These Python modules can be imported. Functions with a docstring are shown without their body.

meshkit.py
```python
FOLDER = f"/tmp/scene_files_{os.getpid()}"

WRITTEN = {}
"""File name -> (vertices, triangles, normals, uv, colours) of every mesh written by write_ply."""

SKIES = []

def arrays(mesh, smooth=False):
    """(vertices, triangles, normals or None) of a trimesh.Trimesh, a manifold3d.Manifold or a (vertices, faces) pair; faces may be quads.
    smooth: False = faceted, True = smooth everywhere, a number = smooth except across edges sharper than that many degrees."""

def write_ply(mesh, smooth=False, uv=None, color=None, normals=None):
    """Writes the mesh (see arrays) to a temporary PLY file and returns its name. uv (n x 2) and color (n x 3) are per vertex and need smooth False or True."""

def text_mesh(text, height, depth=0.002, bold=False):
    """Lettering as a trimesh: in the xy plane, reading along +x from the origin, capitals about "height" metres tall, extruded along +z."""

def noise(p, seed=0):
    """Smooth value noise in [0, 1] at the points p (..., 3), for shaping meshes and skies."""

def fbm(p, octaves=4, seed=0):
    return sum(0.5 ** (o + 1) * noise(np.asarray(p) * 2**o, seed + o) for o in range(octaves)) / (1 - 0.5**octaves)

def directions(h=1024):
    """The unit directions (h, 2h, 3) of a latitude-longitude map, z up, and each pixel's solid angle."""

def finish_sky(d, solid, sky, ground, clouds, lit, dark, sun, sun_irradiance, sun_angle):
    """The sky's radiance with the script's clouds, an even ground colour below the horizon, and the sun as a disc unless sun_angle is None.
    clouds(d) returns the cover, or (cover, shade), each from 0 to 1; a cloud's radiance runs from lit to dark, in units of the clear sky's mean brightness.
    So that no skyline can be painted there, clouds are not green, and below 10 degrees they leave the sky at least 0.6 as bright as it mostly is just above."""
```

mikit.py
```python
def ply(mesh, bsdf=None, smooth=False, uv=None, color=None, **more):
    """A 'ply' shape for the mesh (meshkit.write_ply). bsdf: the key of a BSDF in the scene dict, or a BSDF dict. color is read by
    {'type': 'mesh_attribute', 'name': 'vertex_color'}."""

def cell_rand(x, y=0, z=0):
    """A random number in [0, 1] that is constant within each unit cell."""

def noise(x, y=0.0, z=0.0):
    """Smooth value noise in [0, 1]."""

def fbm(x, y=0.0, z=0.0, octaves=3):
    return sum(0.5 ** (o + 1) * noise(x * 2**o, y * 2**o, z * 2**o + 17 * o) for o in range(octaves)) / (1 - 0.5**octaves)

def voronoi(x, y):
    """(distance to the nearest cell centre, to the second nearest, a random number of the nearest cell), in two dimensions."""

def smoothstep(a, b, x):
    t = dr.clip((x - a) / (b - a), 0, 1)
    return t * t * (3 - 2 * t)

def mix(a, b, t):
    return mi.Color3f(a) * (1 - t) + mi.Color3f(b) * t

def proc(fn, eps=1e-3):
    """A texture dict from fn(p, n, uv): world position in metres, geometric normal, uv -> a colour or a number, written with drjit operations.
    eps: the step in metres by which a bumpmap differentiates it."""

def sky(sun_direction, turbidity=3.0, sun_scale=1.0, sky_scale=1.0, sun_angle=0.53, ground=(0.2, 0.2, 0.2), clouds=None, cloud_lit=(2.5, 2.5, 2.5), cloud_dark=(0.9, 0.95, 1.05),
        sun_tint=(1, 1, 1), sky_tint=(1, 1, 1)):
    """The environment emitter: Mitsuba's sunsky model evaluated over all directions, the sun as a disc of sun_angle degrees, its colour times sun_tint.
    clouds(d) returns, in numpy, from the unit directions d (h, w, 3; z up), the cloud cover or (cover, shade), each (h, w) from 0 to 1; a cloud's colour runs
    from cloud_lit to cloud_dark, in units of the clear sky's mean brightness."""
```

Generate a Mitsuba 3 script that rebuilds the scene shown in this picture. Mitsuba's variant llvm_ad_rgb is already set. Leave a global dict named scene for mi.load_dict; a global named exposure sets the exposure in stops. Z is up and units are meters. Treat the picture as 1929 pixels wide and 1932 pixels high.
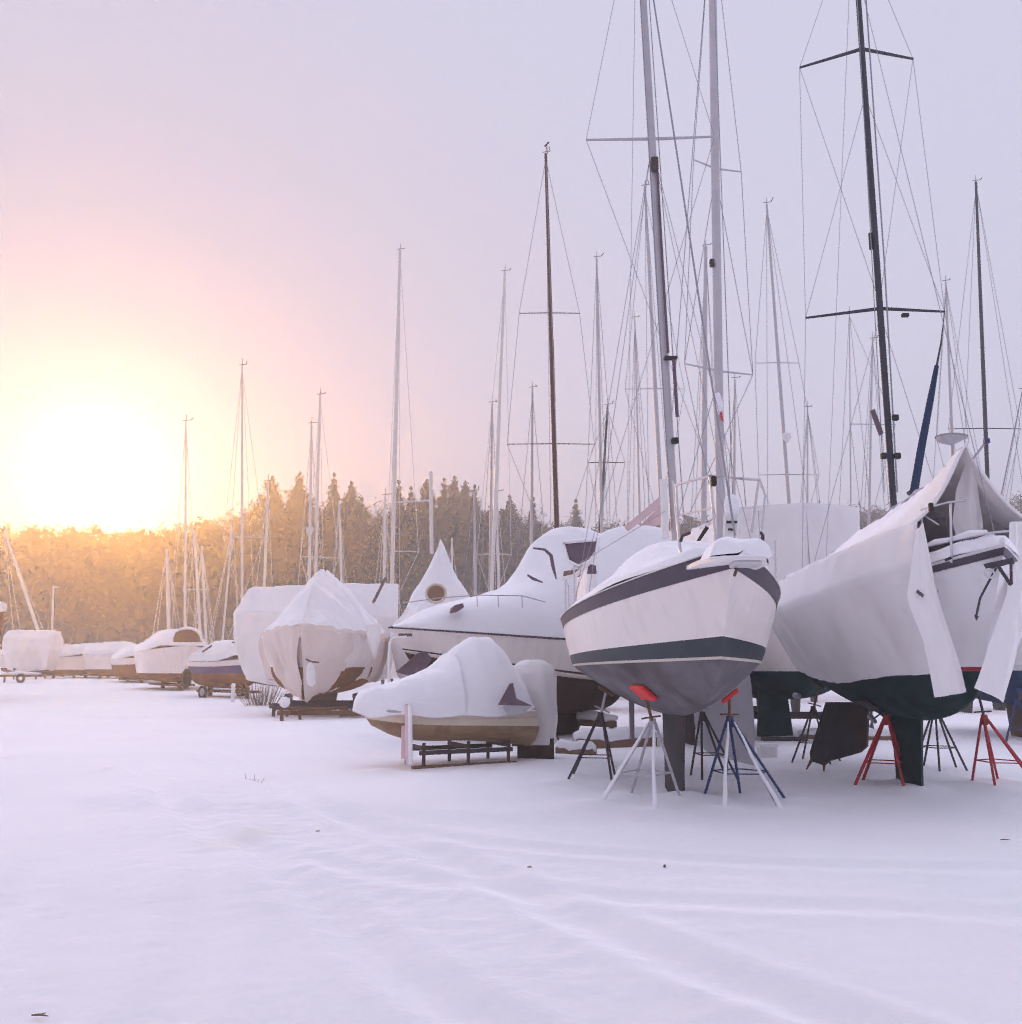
import math
import numpy as np
import trimesh
import drjit as dr
import mitsuba as mi
import mikit
import meshkit

T = mi.ScalarTransform4f
scene, labels = {}, {}
rng = np.random.default_rng(7)

# ------------------------------------------------------------------ camera, sky, sun, exposure, air
PITCH, EYE, FPX = math.radians(9.75), 1.7, 1700.0          # focal length for a frame 1929 units wide
CP, SP = math.cos(PITCH), math.sin(PITCH)
scene['camera'] = {
    'type': 'perspective', 'fov': 2 * math.degrees(math.atan(964.5 / FPX)), 'fov_axis': 'x', 'near_clip': 0.05, 'far_clip': 3000.0,
    'to_world': T().look_at(origin=[0, 0, EYE], target=[0, CP, EYE + SP], up=[0, 0, 1]),
    'medium': {'type': 'ref', 'id': 'haze_air'},
}


def ray(px, py):
    cx, cy = (px - 964.5) / FPX, (966 - py) / FPX
    d = np.array([cx, CP - cy * SP, SP + cy * CP])
    return d / np.linalg.norm(d)


def W(px, py, Y):
    """The world point at depth Y (metres north of the eye) that the survey sighting (px, py) points to."""
    d = ray(px, py)
    return np.array([0, 0, EYE]) + d * (Y / d[1])


SUN = ray(185, 905)


def overcast(d):
    ang = np.degrees(np.arccos(np.clip(d @ SUN, -1, 1)))
    n = meshkit.fbm(d * np.array([3.0, 3.0, 9.0]), 4, 3) - 0.5
    a = ang + n * 10.0
    shade = np.clip((a - 8.0) / 32.0, 0, 1)
    shade = shade * shade * (3 - 2 * shade)
    cover = 1 - 0.30 * np.exp(-(ang / 4.3) ** 2) - 0.05 * np.exp(-(ang / 8.5) ** 2)
    return cover, shade


scene['sky'] = mikit.sky(SUN.tolist(), turbidity=3, sun_scale=0.115, sun_angle=4.5, sun_tint=(1.0, 0.73, 0.34), sky_tint=(1.0, 1.0, 1.2),
                         ground=(0.55, 0.53, 0.58), clouds=overcast, cloud_lit=(0.94, 0.84, 1.06), cloud_dark=(0.93, 0.925, 1.17))
exposure = 3.53

scene['haze_air'] = {'type': 'homogeneous', 'albedo': {'type': 'rgb', 'value': [0.96, 0.95, 0.93]}, 'sigma_t': 0.0029, 'phase': {'type': 'hg', 'g': 0.79}}
scene['haze'] = {'type': 'cube', 'to_world': T().translate([0, 150, 20.5]).scale([420, 360, 23.5]), 'bsdf': {'type': 'null'},
                 'interior': {'type': 'ref', 'id': 'haze_air'}}
labels['haze'] = {'label': 'thin warm winter haze hanging over the whole boat yard', 'category': 'haze', 'kind': 'stuff'}


# ------------------------------------------------------------------ materials
def sm(a, b, x):
    return mikit.smoothstep(a, b, x)


def mat(key, base, rough=0.6, var=0.12, scale=6.0, bump=0.0, bscale=20.0, metallic=0.0, spec=0.35, stain=None, stretch=(1, 1, 1), streak=0.0):
    base = [float(v) for v in base]

    def col(p, n, uv):
        f = mikit.fbm(p.x * scale * stretch[0], p.y * scale * stretch[1], p.z * scale * stretch[2], 3)
        c = mi.Color3f(*base) * (1 + var * 2 * (f - 0.5))
        if stain is not None:
            g = mikit.fbm(p.x * scale * .7 + 31, p.y * scale * .7, p.z * scale * .35 + 11, 4)
            c = mikit.mix(c, stain, sm(0.5, 0.72, g) * 0.75)
        if streak:
            g = mikit.fbm(p.x * 9 + 5, p.y * 9, p.z * 0.8, 3)
            c = c * (1 - streak * sm(0.5, 0.75, g))
        return c

    b = {'type': 'diffuse', 'reflectance': mikit.proc(col)} if spec == 0 else {'type': 'principled', 'base_color': mikit.proc(col), 'roughness': rough, 'metallic': metallic, 'specular': spec}
    if bump:
        b = {'type': 'bumpmap', 'arbitrary': mikit.proc(lambda p, n, uv: mikit.fbm(p.x * bscale, p.y * bscale, p.z * bscale, 3), eps=0.25 / bscale), 'scale': bump, 'bsdf': b}
    scene[key] = {'type': 'twosided', 'bsdf': b}


def snow_bump(p, n, uv):
    f = mikit.fbm(p.x * 7, p.y * 7, p.z * 7, 3) * 0.008
    return f + mikit.fbm(p.x * 45, p.y * 45, p.z * 45, 2) * 0.0035


def snow_col(p, n, uv):
    f = mikit.fbm(p.x * .7, p.y * .7, p.z * .7, 3)
    g = mikit.fbm(p.x * 30, p.y * 30, p.z * 30, 2)
    c = mi.Color3f(0.875, 0.872, 0.905) * (1 + 0.06 * (f - 0.5) + 0.05 * (g - 0.5))
    h = mikit.fbm(p.x * .5 + 7.3, p.y * .35 + 3.1, 0.5, 4)
    return mikit.mix(c, mi.Color3f(0.70, 0.68, 0.64), sm(0.66, 0.80, h) * 0.45)


scene['snow'] = {'type': 'twosided', 'bsdf': {'type': 'bumpmap', 'arbitrary': mikit.proc(snow_bump, eps=4e-3), 'scale': 1.0,
                 'bsdf': {'type': 'principled', 'base_color': mikit.proc(snow_col), 'roughness': 0.85, 'specular': 0.2}}}


def cloth_bump(p, n, uv):
    return mikit.fbm(p.x * 4, p.y * 4, p.z * 1.6, 3) * 0.06 + mikit.fbm(p.x * 16, p.y * 16, p.z * 7, 2) * 0.020


def cloth(key, base, dirty):
    def col(p, n, uv):
        f = mikit.fbm(p.x * 1.3, p.y * 1.3, p.z * .5, 4)
        return mikit.mix(base, dirty, sm(0.45, 0.8, f) * 0.6)
    scene[key] = {'type': 'twosided', 'bsdf': {'type': 'bumpmap', 'arbitrary': mikit.proc(cloth_bump, eps=8e-3), 'scale': 1.0,
                  'bsdf': {'type': 'principled', 'base_color': mikit.proc(col), 'roughness': 0.7, 'specular': 0.25, 'sheen': 0.2}}}


cloth('tarp_white', (0.87, 0.84, 0.84), (0.68, 0.64, 0.63))
cloth('tarp_cream', (0.76, 0.66, 0.62), (0.58, 0.47, 0.43))
cloth('tarp_grey', (0.56, 0.55, 0.58), (0.42, 0.40, 0.42))
mat('gelcoat', (0.84, 0.77, 0.74), 0.22, 0.05, 1.2, streak=0.06, spec=0.5)
mat('gelcoat_clean', (0.80, 0.78, 0.79), 0.35, 0.04, 2.0, streak=0.06)
mat('cove_slate', (0.072, 0.058, 0.082), 0.4, 0.15, 3.0)
mat('boot_teal', (0.034, 0.048, 0.060), 0.4, 0.3, 3.0)
mat('cream_line', (0.62, 0.55, 0.48), 0.5)
mat('antifoul_grey', (0.160, 0.147, 0.165), 0.7, 0.35, 2.6, stain=(0.075, 0.065, 0.062), streak=0.12, spec=0.12)
mat('antifoul_green', (0.012, 0.036, 0.036), 0.7, 0.5, 2.5, stain=(0.008, 0.014, 0.03), spec=0.12)
mat('antifoul_brown', (0.060, 0.040, 0.034), 0.8, 0.3, 2.0, stain=(0.035, 0.03, 0.022), spec=0.12)
mat('antifoul_rust', (0.22, 0.095, 0.05), 0.8, 0.3, 2.0, stain=(0.12, 0.06, 0.045), spec=0.12)
mat('antifoul_blue', (0.018, 0.042, 0.10), 0.7, 0.3, 2.0, spec=0.12)
mat('hull_blue', (0.05, 0.05, 0.17), 0.4, 0.2, 2.0)
mat('keel_iron', (0.052, 0.050, 0.052), 0.75, 0.3, 3.0, stain=(0.10, 0.045, 0.025))
mat('ochre_hull', (0.30, 0.20, 0.115), 0.5, 0.35, 3.0, stain=(0.20, 0.11, 0.06), stretch=(1, 1, 3))
mat('cream_hull', (0.66, 0.58, 0.46), 0.45, 0.15, 3.0)
mat('red_line', (0.30, 0.03, 0.05), 0.5)
mat('red_paint', (0.46, 0.035, 0.05), 0.55, 0.25, 9.0, stain=(0.25, 0.06, 0.03))
mat('red_bright', (0.72, 0.035, 0.04), 0.5, 0.12, 9.0)
mat('dark_steel', (0.055, 0.048, 0.06), 0.6, 0.3, 9.0, stain=(0.10, 0.05, 0.03))
mat('rust_steel', (0.15, 0.075, 0.045), 0.75, 0.35, 9.0)
mat('blue_steel', (0.035, 0.055, 0.16), 0.5, 0.25, 9.0)
mat('zinc', (0.42, 0.41, 0.44), 0.5, 0.2, 12.0)
mat('chrome', (0.62, 0.61, 0.64), 0.3, 0.05, 5.0, metallic=0.6)
mat('alloy', (0.50, 0.48, 0.51), 0.42, 0.10, 4.0, metallic=0.25)
mat('alloy_pale', (0.70, 0.66, 0.64), 0.45, 0.08, 4.0)
mat('mast_dark', (0.036, 0.036, 0.055), 0.4, 0.2, 5.0)
mat('mast_brown', (0.105, 0.050, 0.042), 0.6, 0.25, 5.0)
mat('navy_cloth', (0.012, 0.03, 0.085), 0.7, 0.25, 8.0)
mat('wire', (0.30, 0.29, 0.33), 0.45, 0.1, 5.0)
mat('black_plastic', (0.02, 0.02, 0.024), 0.5, 0.2, 6.0)
mat('dark_window', (0.05, 0.035, 0.06), 0.15, 0.2, 3.0, spec=0.6)
mat('plum_cloth', (0.135, 0.095, 0.125), 0.8, 0.25, 6.0)
mat('pink_cloth', (0.60, 0.46, 0.47), 0.8, 0.2, 6.0)
mat('white_paint', (0.80, 0.78, 0.78), 0.5, 0.05, 6.0)
mat('pink_paint', (0.74, 0.55, 0.58), 0.5, 0.1, 6.0)
mat('wood', (0.20, 0.12, 0.08), 0.8, 0.3, 8.0, stretch=(1, 1, 6))
mat('rubber', (0.025, 0.022, 0.022), 0.8, 0.2, 8.0)
mat('bark', (0.075, 0.052, 0.042), 0.9, 0.3, 3.0, spec=0)
mat('twigs', (0.085, 0.042, 0.026), 0.9, 0.10, 0.12, spec=0)
mat('frost_twigs', (0.19, 0.125, 0.12), 0.9, 0.3, 0.5, spec=0)
mat('needles', (0.034, 0.024, 0.014), 0.8, 0.15, 0.15, spec=0)
mat('dead_grass', (0.20, 0.14, 0.09), 0.9, 0.3, 8.0)
mat('red_flag', (0.55, 0.05, 0.07), 0.7)


# ------------------------------------------------------------------ mesh helpers
class M:
    def __init__(self):
        self.v, self.f, self.n = [], [], 0

    def add(self, v, f):
        v, f = np.asarray(v, float), np.asarray(f, int)
        if f.shape[1] == 4:
            f = np.vstack([f[:, [0, 1, 2]], f[:, [0, 2, 3]]])
        self.v.append(v)
        self.f.append(f + self.n)
        self.n += len(v)
        return self

    def grid(self, p, close_u=False):
        p = np.asarray(p, float)
        a, b = p.shape[:2]
        i = np.arange(a * b).reshape(a, b)
        if close_u:
            i = np.vstack([i, i[:1]])
        f = np.stack([i[:-1, :-1], i[1:, :-1], i[1:, 1:], i[:-1, 1:]], -1).reshape(-1, 4)
        return self.add(p.reshape(-1, 3), f)

    def tube(self, p, r, n=8):
        """A capped tube through the points p (k, 3) with one radius or one per point."""
        p = np.asarray(p, float)
        r = np.broadcast_to(np.asarray(r, float), (len(p),))
        t = np.gradient(p, axis=0)
        t /= np.linalg.norm(t, axis=1, keepdims=True) + 1e-12
        ref = np.array([0, 0, 1.0]) if abs(t[0, 2]) < 0.9 else np.array([1.0, 0, 0])
        a = np.arange(n) * 2 * np.pi / n
        rings = []
        x = np.cross(t[0], ref)
        for k in range(len(p)):
            x = x - t[k] * (x @ t[k])
            x /= np.linalg.norm(x)
            y = np.cross(t[k], x)
            rings.append(p[k] + r[k] * (np.cos(a)[:, None] * x + np.sin(a)[:, None] * y))
        v = np.vstack(rings + [p[:1], p[-1:]])
        f = []
        for k in range(len(p) - 1):
            for j in range(n):
                q = (j + 1) % n
                f += [[k * n + j, k * n + q, (k + 1) * n + q], [k * n + j, (k + 1) * n + q, (k + 1) * n + j]]
        e, o = len(p) * n, (len(p) - 1) * n
        for j in range(n):
            q = (j + 1) % n
            f += [[e, q, j], [e + 1, o + j, o + q]]
        return self.add(v, f)

    def box(self, c, half, ax=None, ch=0.0):
        """A box about c with half sizes, optional axes (3 rows), corners chamfered by ch."""
        ax = np.eye(3) if ax is None else np.asarray(ax, float)
        half = np.asarray(half, float)
        pts = []
        for sx in (-1, 1):
            for sy in (-1, 1):
                for sz in (-1, 1):
                    s = np.array([sx, sy, sz])
                    if ch > 0:
                        for k in range(3):
                            q = s * half
                            q2 = q - s * ch
                            q2[k] = q[k]
                            pts.append(q2)
                    else:
                        pts.append(s * half)
        h = trimesh.convex.convex_hull(np.array(pts) @ ax + np.asarray(c, float))
        return self.add(h.vertices, h.faces)

    def hull(self, pts):
        h = trimesh.convex.convex_hull(np.asarray(pts, float))
        return self.add(h.vertices, h.faces)

    def plate(self, poly, th):
        """A thick plate from a planar polygon (k, 3), fan triangulated, thickness th along its normal."""
        p = np.asarray(poly, float)
        n = np.cross(p[1] - p[0], p[2] - p[0])
        n /= np.linalg.norm(n)
        k = len(p)
        v = np.vstack([p + n * th / 2, p - n * th / 2])
        f = [[0, i, i + 1] for i in range(1, k - 1)] + [[k, k + i + 1, k + i] for i in range(1, k - 1)]
        for i in range(k):
            j = (i + 1) % k
            f += [[i, i + k, j + k], [i, j + k, j]]
        return self.add(v, f)

    def mesh(self):
        return trimesh.Trimesh(np.vstack(self.v), np.vstack(self.f), process=False)


def numbered(key):
    if not any(k == key or k.startswith(key + '__') for k in list(scene) + list(labels)):
        return key
    i = 1
    while any(k == f'{key}_{i:03d}' or k.startswith(f'{key}_{i:03d}__') for k in list(scene) + list(labels)):
        i += 1
    return f'{key}_{i:03d}'


def thing(name, label, cat, group=None):
    key = numbered(name)
    labels[key] = {'label': label, 'category': cat}
    if group:
        labels[key]['group'] = group
    return key


def part(parent, name, m, bsdf, smooth=35, label=None, kind=None):
    key = numbered(parent + '__' + name if parent else name)
    mesh = m.mesh() if isinstance(m, M) else m
    scene[key] = mikit.ply(mesh, bsdf, smooth=smooth)
    if label or kind:
        labels[key] = {k: v for k, v in (('label', label), ('kind', kind)) if v}
    return key


def smoothstep(a, b, x):
    t = np.clip((x - a) / (b - a), 0, 1)
    return t * t * (3 - 2 * t)


def rod(p0, p1, r, n=8, r1=None):
    return M().tube([p0, p1], [r, r if r1 is None else r1], n)


# ------------------------------------------------------------------ the ground
def bez(pts, n=60):
    """Catmull-Rom through 2-D points."""
    p = np.array(pts, float)
    p = np.vstack([2 * p[0] - p[1], p, 2 * p[-1] - p[-2]])
    out = []
    for k in range(1, len(p) - 2):
        t = np.linspace(0, 1, n, endpoint=False)[:, None]
        out.append(0.5 * (2 * p[k] + (p[k + 1] - p[k - 1]) * t + (2 * p[k - 1] - 5 * p[k] + 4 * p[k + 1] - p[k + 2]) * t ** 2 + (3 * p[k] - p[k - 1] - 3 * p[k + 1] + p[k + 2]) * t ** 3))
    return np.vstack(out + [p[-2:-1]])


TRACKS = [(bez([(-20, 48), (-13, 30), (-7.3, 19), (-3.6, 12.2), (-1.0, 7.8), (0.2, 5.6), (1.5, 3.6), (3.4, 1.2), (5, -3)]), 0.72, 0.055, 1.0),
          (bez([(-20.5, 48), (-14.5, 30), (-9.4, 19), (-6.0, 13.5), (-3.7, 9.0), (-2.7, 6.0), (-2.2, 3.0), (-2.0, -2)]), 0.70, 0.03, 1.0),
          (bez([(-5.2, 15), (-2.7, 10.6), (-0.7, 8.6), (2.2, 7.6), (6.5, 7.1), (14, 7.4), (25, 9)]), 0.75, 0.022, 1.0)]


DRIFTS = [(2.08, 11.9), (2.2, 12.6), (5.5, 12.6), (5.6, 13.2), (-2.1, 14.9)] + [(cx + r_ * math.cos(a_ + t0), cy + r_ * math.sin(a_ + t0)) for cx, cy, r_, n_, t0 in
          ((1.60, 11.55, .55, 4, .15), (2.93, 11.6, .58, 5, .2), (1.17, 13.7, .5, 4, .6), (5.12, 12.9, .5, 4, .25), (6.95, 13.0, .5, 5, .1)) for a_ in [2 * math.pi * k / n_ for k in range(n_)]]


def ground_z(x, y, fine=True):
    x, y = np.asarray(x, float), np.asarray(y, float)
    p = np.stack([x, y, np.zeros_like(x)], -1)
    z = 0.9 * smoothstep(30, 95, y) + 4.2 * smoothstep(105, 185, y)
    z = z + 0.30 * smoothstep(25, 90, y) * (meshkit.fbm(p / 14, 2, 5) - 0.5)
    z = z + 0.07 * (meshkit.fbm(p / 3.2, 2, 1) - 0.5)
    if fine:
        z = z + 0.006 * (meshkit.fbm(p / 0.7, 2, 2) - 0.5)
        near = (np.abs(x) < 40) & (y < 50) & (y > -5)
        from scipy.spatial import cKDTree
        q = np.stack([x[near], y[near]], -1)
        add = np.zeros(len(q))
        for line, half, depth, _ in TRACKS:
            t = np.gradient(line, axis=0)
            t /= np.linalg.norm(t, axis=1, keepdims=True)
            nrm = np.stack([-t[:, 1], t[:, 0]], -1)
            _, i = cKDTree(line).query(q)
            off = ((q - line[i]) * nrm[i]).sum(1)
            vary = 0.55 + 0.9 * meshkit.noise(np.stack([q[:, 0], q[:, 1], q[:, 0] * 0], -1) / 1.7, 9)
            for s in (-half, half):
                e = off - s + 0.10 * (meshkit.noise(np.stack([q[:, 1], q[:, 0], q[:, 0] * 0], -1) / 0.9, 4) - 0.5)
                add += 0.5 * depth * vary * (-np.exp(-(e / 0.15) ** 2) + 0.75 * np.exp(-((np.abs(e) - 0.30) / 0.13) ** 2))
            add += 0.12 * depth * vary * np.exp(-(off / 0.3) ** 2)
            add += 0.3 * depth * (meshkit.fbm(np.stack([q[:, 0], q[:, 1], q[:, 0] * 0], -1) / 0.16, 2, 12) - 0.5) * np.exp(-(off / 1.1) ** 2)
        z = np.array(z)
        z[near] += add
        for dx_, dy_ in DRIFTS:
            z = z + 0.055 * np.exp(-(((x - dx_) ** 2 + (y - dy_) ** 2) / 0.10))
        # the ploughed lane is a little lower than the drifts the boats stand in
        z += 0.05 * smoothstep(0, 1.2, y - (10.0 + 0.25 * np.abs(x)) + 0.8 * (meshkit.fbm(p / 2.0, 2, 8) - 0.5)) * (y < 30)
    return z


def gz(x, y):
    return float(ground_z(np.array([x]), np.array([y]), False)[0])


_u = np.linspace(-1, 1, 620)
_gx = np.sign(_u) * 2.2 * np.sinh(5.85 * np.abs(_u))
_v = np.linspace(-0.52, 1, 640)
_gy = 6.0 + np.sign(_v) * 3.0 * np.sinh(5.6 * np.abs(_v))
_X, _Y = np.meshgrid(_gx, _gy, indexing='ij')
part(None, 'snow_ground', M().grid(np.stack([_X, _Y, ground_z(_X.ravel(), _Y.ravel()).reshape(_X.shape)], -1)), 'snow', smooth=True)
labels['snow_ground'] = {'label': 'wide snow covered yard with faint wheel tracks running through it', 'kind': 'structure', 'category': 'ground'}


# ------------------------------------------------------------------ boat hulls
class Hull:
    """A boat hull: s runs from stern 0 to bow 1, w from the centreline below (0) over the waterline (0.5) to the sheer (1)."""

    def __init__(self, bow, heading, L, B, sheer, zwl, zk, rake=0.8, counter=0.3, r=0.7, smax=0.42, p=2.2, bwf=0.88, wl_rise=0.0, a=0.85, b=1.0, fine=0.45, vee=0.0):
        self.__dict__.update(locals())
        h = np.array([math.sin(heading), -math.cos(heading)])       # heading 0 points at the eye, positive turns to the right
        self.h, self.n = h, np.array([-h[1], h[0]])                 # n: port side
        self.o = np.array(bow[:2]) - h * L
        self.z0 = bow[2] if len(bow) > 2 else 0.0

    def beam(self, s):
        s = np.asarray(s, float)
        aft = self.r + (1 - self.r) * np.sin(np.clip(s / self.smax, 0, 1) * np.pi / 2)
        fore = 1 - np.clip((s - self.smax) / (1 - self.smax), 0, 1) ** self.p
        return self.B * np.where(s < self.smax, aft, fore)

    def sheer_z(self, s):
        a, m, b = self.sheer
        return a + (4 * m - 3 * a - b) * s + 2 * (a + b - 2 * m) * s ** 2

    def wl_z(self, s):
        return self.zwl + self.wl_rise * s ** 1.5

    def keel_z(self, s):
        a, m, b = self.zk
        d = (s - 0.5) * 2
        return np.where(d < 0, m + (a - m) * np.abs(d) ** 2.0, m + (b - m) * np.abs(d) ** 2.4)

    def local(self, s, w, off=0.0):
        """(x, half breadth, z) in the boat's own frame."""
        s, w = np.broadcast_arrays(np.asarray(s, float), np.asarray(w, float))
        bd, zs, zw = self.beam(s), self.sheer_z(s), self.wl_z(s)
        bw = bd * self.bwf * (1 - self.fine * s ** 4)
        zk = np.minimum(self.keel_z(s), zw - 0.02)
        th = np.clip(w * 2, 0, 1) * np.pi / 2
        t = np.clip(w * 2 - 1, 0, 1)
        y = np.where(w < 0.5, bw * np.sin(th) ** self.a, bw + (bd - bw) * t ** 0.8)
        z = np.where(w < 0.5, zk + (zw - zk) * (1 - np.cos(th)) ** self.b, zw + (zs - zw) * t)
        if self.vee:
            u_ = np.clip(w * 2, 0, 1)
            y = np.where(w < 0.5, bw * u_, y)
            z = np.where(w < 0.5, zk + (zw - zk) * u_ ** self.vee, z)
        zb = self.zk[2]
        zf = np.clip((self.sheer[2] - z) / (self.sheer[2] - zb), 0, 1.3)
        x = s * self.L - self.rake * zf * s ** 5 + self.counter * zf * (1 - s) ** 4
        return x, y + off * np.minimum(1, y / 0.05), z

    def world(self, x, y, z):
        x, y, z = np.broadcast_arrays(x, y, z)
        p = self.o + x[..., None] * self.h + y[..., None] * self.n
        return np.concatenate([p, (z + self.z0)[..., None]], -1)

    def strip(self, w0, w1, nw=10, ns=46, s0=0.0, off=0.0):
        """Both sides of the hull between two heights, joined round the bow."""
        s = 1 - (1 - s0) * (1 - np.sin(np.linspace(0, 1, ns) * np.pi / 2))
        u = np.concatenate([s, s[::-1][1:]])
        side = np.concatenate([np.ones(ns), -np.ones(ns - 1)])
        w = np.linspace(w0, w1, nw)
        x, y, z = self.local(u[:, None], w[None], off)
        if off:
            x = x + off * (u[:, None] > 0.999)
        return M().grid(self.world(x, y * side[:, None], z))

    def transom(self, w0=0.0, w1=1.0):
        w = np.linspace(w0, w1, 14)
        x, y, z = self.local(0.0, w)
        return M().grid(np.stack([self.world(x, y, z), self.world(x, -y, z)]))

    def deck(self, v=1.0, lift=0.0, camber=0.06, s0=0.0, s1=1.0):
        s = np.linspace(s0, s1, 40)[:, None]
        q = np.linspace(-1, 1, 15)[None]
        b = self.beam(s) * v
        x, _, z = self.local(s, np.array(1.0))
        return M().grid(self.world(x + 0 * q, b * q, z + lift + camber * (1 - q ** 2)))

    def snow(self, thick=0.14, bumps=(), v=0.97, s0=0.0, s1=0.995, amp=0.08, seed=1, ns=70, nv=36, edge=0.0):
        """A lumpy snow layer on deck; bumps: (s, y, height, radius s, radius y) swellings over what lies below."""
        s = np.linspace(s0, s1, ns)[:, None]
        q = np.linspace(-1, 1, nv)[None]
        b = self.beam(s) * v
        x, _, zs = self.local(s, np.array(1.0))
        rim = (1 - np.abs(q) ** 8) ** 0.5 * np.clip((s - s0) / 0.03, 0, 1) ** 0.5 * np.clip((s1 - s) / 0.02, 0, 1) ** 0.5
        y = b * q
        z = zs + edge + thick * rim
        for bs, by, bh, rs, ry in bumps:
            z = z + bh * np.exp(-(np.abs((s - bs) / rs) ** 4)) * np.exp(-(np.abs((y - by) / ry) ** 4))
        p = self.world(x + 0 * q, y, z)
        p[..., 2] += amp * (meshkit.fbm(p * 2.2, 3, seed) - 0.5) * rim
        return M().grid(p)

    def at(self, s, y, z):
        x, _, _ = self.local(s, np.array(1.0))
        return self.world(np.asarray(s * self.L), np.asarray(y), np.asarray(z))

    def L3(self, x, y, z):
        return self.world(np.asarray(float(x)), np.asarray(float(y)), np.asarray(float(z)))


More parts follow.
